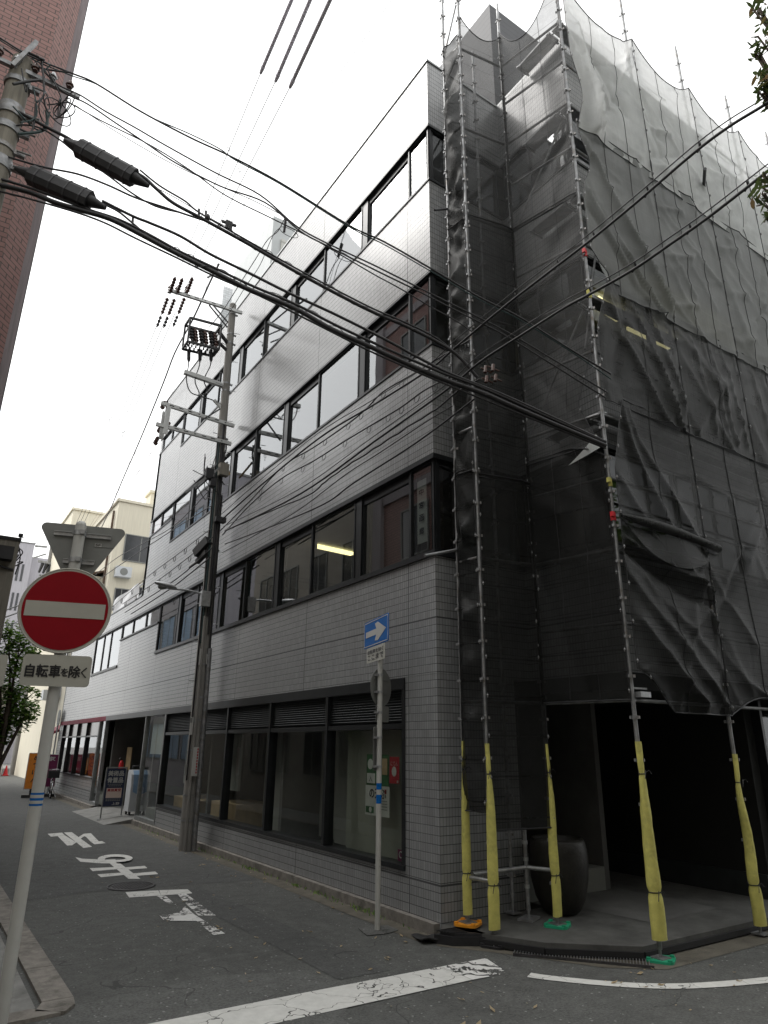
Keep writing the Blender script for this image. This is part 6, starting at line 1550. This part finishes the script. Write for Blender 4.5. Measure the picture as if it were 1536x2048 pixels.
mb.box(-2,.1,51.9,51.997,2.9,3.1); mb.build('shopfront', M['brown_wood'], t)
t = building('distant_block', 'distant cream block peeping over the street end right of the apartments', 8.2, 20, 70, 90, 19, 'stucco_cream')
t = thing('distant_pole', 'distant utility pole with fuse rack in front of the apartment block', 'utility pole', (2.2,45,ROADZ)); dp = on(96,1140,1,47); t.location = (dp.x, 47, ROADZ)
mb = MB(); mb.cyl((dp.x,47,ROADZ), (dp.x,47,on(96,1070,1,47).z), .2, .14, 12); mb.build('shaft', M['conc_pole'], t)
mb = MB(); a = on(76,1122,1,46.7); b = on(116,1130,1,46.7); mb.bar(a, b, .12, .15); mb.bar(a-UP*1.0+V((.2,0,0)), b-UP*.9, .12, .1); mb.bar(on(66,1116,1,46.7), on(92,1108,1,46.7), .1, .1); mb.bar(on(70,1092,1,46.7), on(94,1094,1,46.7), .1, .14); mb.build('crossarm', M['galv_dull'], t)
for k in range(4):
    p = a.lerp(b, .25+.2*k)-UP*.1; mb = MB(); mb.cyl(p, p+V((-.15,0,-.7)), .13, .08, 8); mb.build('fuse_cutout', M['black_plastic'], t)
# behind the camera: unseen dark fronts and trees set to block skylight and darken reflections
t = building('opposite_block', 'unseen brown block placed behind the viewer to hold back skylight', -16, 3.4, -21, -10.2, 16, 'stucco_beige')
for k in range(3):
    for x in (-12,-9,-6,-3,0): 
        mb = MB(); mb.box(x, x+1.5, -10.198, -10.15, 1+3.3*k, 2.6+3.3*k); mb.build('window', M['dark_glass'], t)
t = building('opposite_hall', 'unseen dark hall placed opposite the netted wing for dark reflections', 4.5, 24, -24, -14.5, 9, 'charcoal')
t = building('facade_shade_house', 'unseen beige house added beside the brick building to shade the lower facade', -22, -8.2, -.6, 2.6, 13, 'stucco_beige')  # added out of frame to keep light off the lower tiles
for k in range(4):
    for y0 in (-.2, 1.2): win(t, 'x+', -8.2, y0, y0+.9, 1.0+3*k, 2.3+3*k)
building('horizon_light_blocker', 'unseen plain block added far to the left to cut horizon light', -44, -24, -18, 1, 16, 'stucco_beige')  # added out of view to hold back low sky light along the crossing
# ================================================================== TREES
def leaf_cloud(mb, centres, n, size, rng, droop=.0, aspect=.45):
    for _ in range(n):
        c, r = rng.choice(centres); c = V(c)
        d = V((rng.gauss(0,1), rng.gauss(0,1), rng.gauss(0,1))); d.normalize(); p = c+d*r*rng.random()**.45
        a = rng.uniform(0,2*pi); ax = V((cos(a), sin(a), rng.uniform(-.6,.4)-droop)).normalized(); sd = ax.cross(V((rng.uniform(-.5,.5), rng.uniform(-.5,.5), 1))).normalized()
        L = size*rng.uniform(.6,1.25); w = L*aspect*.5
        mb.add([p-ax*L*.5, p-ax*L*.1+sd*w, p+ax*L*.25+sd*w*.8, p+ax*L*.5, p+ax*L*.25-sd*w*.8, p-ax*L*.1-sd*w], [(0,1,2,3),(0,3,4,5)])
def tree(name, label, base, trunk_h, centres, n, size, seed, lm='leaf', droop=0.0, aspect=.45, tr=.09, limb=.5, body=None, nb=0):
    rng = random.Random(seed); t = thing(name, label, 'tree', base); b = V(base)
    mb = MB(); top = b+V((.05,.05,trunk_h)); mb.tube(smooth_path([b, b.lerp(top,.5)+V((.04,-.03,0)), top],5), lambda q: tr*(1-.45*q), 9)
    for c, r in centres:
        c = V(c); m_ = top.lerp(c,.5)+V((rng.uniform(-.1,.1), rng.uniform(-.1,.1), .1)); mb.tube(smooth_path([top-UP*rng.uniform(0,.5), m_, c],4), lambda q: tr*limb*(1-.85*q), 6)
        for k in range(4):
            d = V((rng.gauss(0,1), rng.gauss(0,1), rng.gauss(0,.8))).normalized()*r*.9; mb.tube([m_.lerp(c,.7), c+d*.5, c+d], lambda q: tr*.16*(1-.8*q), 4)
    for c, r in (body or ()):
        c = V(c); m_ = top.lerp(c,.5)+V((rng.uniform(-.1,.1), rng.uniform(-.1,.1), .15)); mb.tube(smooth_path([top-UP*rng.uniform(0,1.5), m_, c],4), lambda q: tr*.5*(1-.8*q), 6)
    mb.build('trunk', M['bark'], t)
    mb = MB(); leaf_cloud(mb, centres, n, size, rng, droop, aspect)
    if body: leaf_cloud(mb, body, nb, size*1.15, rng, droop, aspect)
    mb.build('crown', M[lm], t)
    return t
cs = []
rng = random.Random(9)
for x, y in ((-25,1270),(15,1268),(40,1290),(62,1312),(5,1310),(30,1335),(55,1345),(-5,1360),(25,1385),(48,1400),(10,1425),(35,1440),(55,1425),(-15,1400),(0,1470)):
    p = on(x, y, 1, 8.6+rng.uniform(-.7,.9)); cs.append((p, rng.uniform(.2,.33)))
b = on(4,1530,1,8.6); tree('street_tree', 'small leafy green tree on the left pavement behind the no entry sign', (b.x-.12, 8.6, ROADZ), 1.9, cs, 3800, .12, 4)
# slender leaved tree whose twig tips enter at the right edge
cs = []
for (x, y, d, r) in ((1540,20,6.5,.18),(1515,10,6.6,.1),(1530,70,6.5,.14),(1512,100,6.4,.09),(1545,120,6.6,.2),(1532,165,6.3,.12),(1524,180,6.3,.08),(1540,200,6.3,.12),(1535,150,6.3,.1),(1530,362,5.9,.1),(1520,395,5.8,.09),(1540,405,5.9,.12),(1538,432,6.0,.07),(1580,60,6.8,.4),(1600,170,6.5,.4),(1600,390,6.2,.35),(1660,250,6.4,.6),(1640,30,7,.6)):
    cs.append((CAM+ray(x, y)*(d/F_PX), r))
bd_ = [(CAM+ray(x, y)*(d/F_PX), r) for x, y, d, r in ((1760,60,6.9,.55),(1880,0,7.2,.7),(1800,230,6.6,.55),(1950,180,6.8,.75),(1760,400,6.2,.45),(1880,430,6.3,.6),(2050,330,6.6,.8),(2050,60,7.2,.8),(1830,-120,7.4,.7),(1990,560,6.2,.6))]
tb = CAM+ray(1950,700)*(6.2/F_PX); tree('slender_leaf_tree', 'tree with slender leaves whose twig tips hang in at the right edge', (tb.x, tb.y, ROADZ), 4.6, cs, 300, .1, 12, 'leaf_long', .5, .32, .1, limb=.18, body=bd_, nb=5200)
for i, (x, y) in enumerate(((6.5,-9.5),(9.5,-9.2),(13,-9.6))):
    rng = random.Random(70+i); cs = [((x+rng.uniform(-1.5,1.5), y+rng.uniform(-1,1), rng.uniform(4,9.5)), rng.uniform(.7,1.2)) for _ in range(14)]
    tree('street_tree', 'broad street tree %s opposite the netted wing' % ['nearest','in the middle','farthest along'][i], (x, y, ROADZ), 3.6, cs, 2200, .3, 70+i, tr=.16)
# ================================================================== LIGHT AND CAMERA
w = bpy.data.worlds.new('World'); scene.world = w; w.use_nodes = True
nt = w.node_tree; bg = nt.nodes['Background']
sky = nt.nodes.new('ShaderNodeTexSky'); sky.sky_type = 'NISHITA'; sky.sun_disc = False
SUN_EL, SUN_AZ = radians(52), radians(-50)           # azimuth from +Y towards +X
sky.sun_elevation = SUN_EL; sky.sun_rotation = SUN_AZ; sky.air_density = 1.0; sky.dust_density = 3.5; sky.ozone_density = 1.0
hs = nt.nodes.new('ShaderNodeHueSaturation'); hs.inputs['Saturation'].default_value = .2
mx = nt.nodes.new('ShaderNodeMix'); mx.data_type = 'RGBA'; mx.inputs[0].default_value = .82; mx.inputs[7].default_value = (6.1, 6.12, 6.05, 1)   # even cloud layer over the clear sky
nt.links.new(sky.outputs[0], hs.inputs['Color']); nt.links.new(hs.outputs[0], mx.inputs[6]); nt.links.new(mx.outputs[2], bg.inputs['Color']); bg.inputs['Strength'].default_value = .15
sl = bpy.data.lights.new('sun', 'SUN'); sl.energy = 1.2; sl.angle = radians(35); sl.color = (1, .97, .93)
so = bpy.data.objects.new('sun', sl); COL.objects.link(so)
dv = V((sin(SUN_AZ)*cos(SUN_EL), cos(SUN_AZ)*cos(SUN_EL), sin(SUN_EL)))
so.rotation_euler = dv.to_track_quat('Z', 'Y').to_euler(); so.location = (0, 0, 40)
cd_ = bpy.data.cameras.new('camera'); co_ = bpy.data.objects.new('camera', cd_); COL.objects.link(co_)
cd_.sensor_fit = 'VERTICAL'; cd_.sensor_height = 36; cd_.lens = F_PX/2048*36; cd_.clip_start = .05; cd_.clip_end = 2000
m3 = Matrix((CR, CU, -CF)).transposed(); co_.matrix_world = Matrix.Translation(CAM) @ m3.to_4x4()
scene.camera = co_
vs_ = scene.view_settings; vs_.view_transform = 'Standard'; vs_.look = 'None'; vs_.exposure = 1.08; vs_.gamma = 1
scene.cycles.max_bounces = 7; scene.cycles.transparent_max_bounces = 20; scene.cycles.diffuse_bounces = 3; scene.cycles.glossy_bounces = 3
scene.cycles.sample_clamp_indirect = 6
try: scene.cycles.use_denoising = True
except Exception: pass
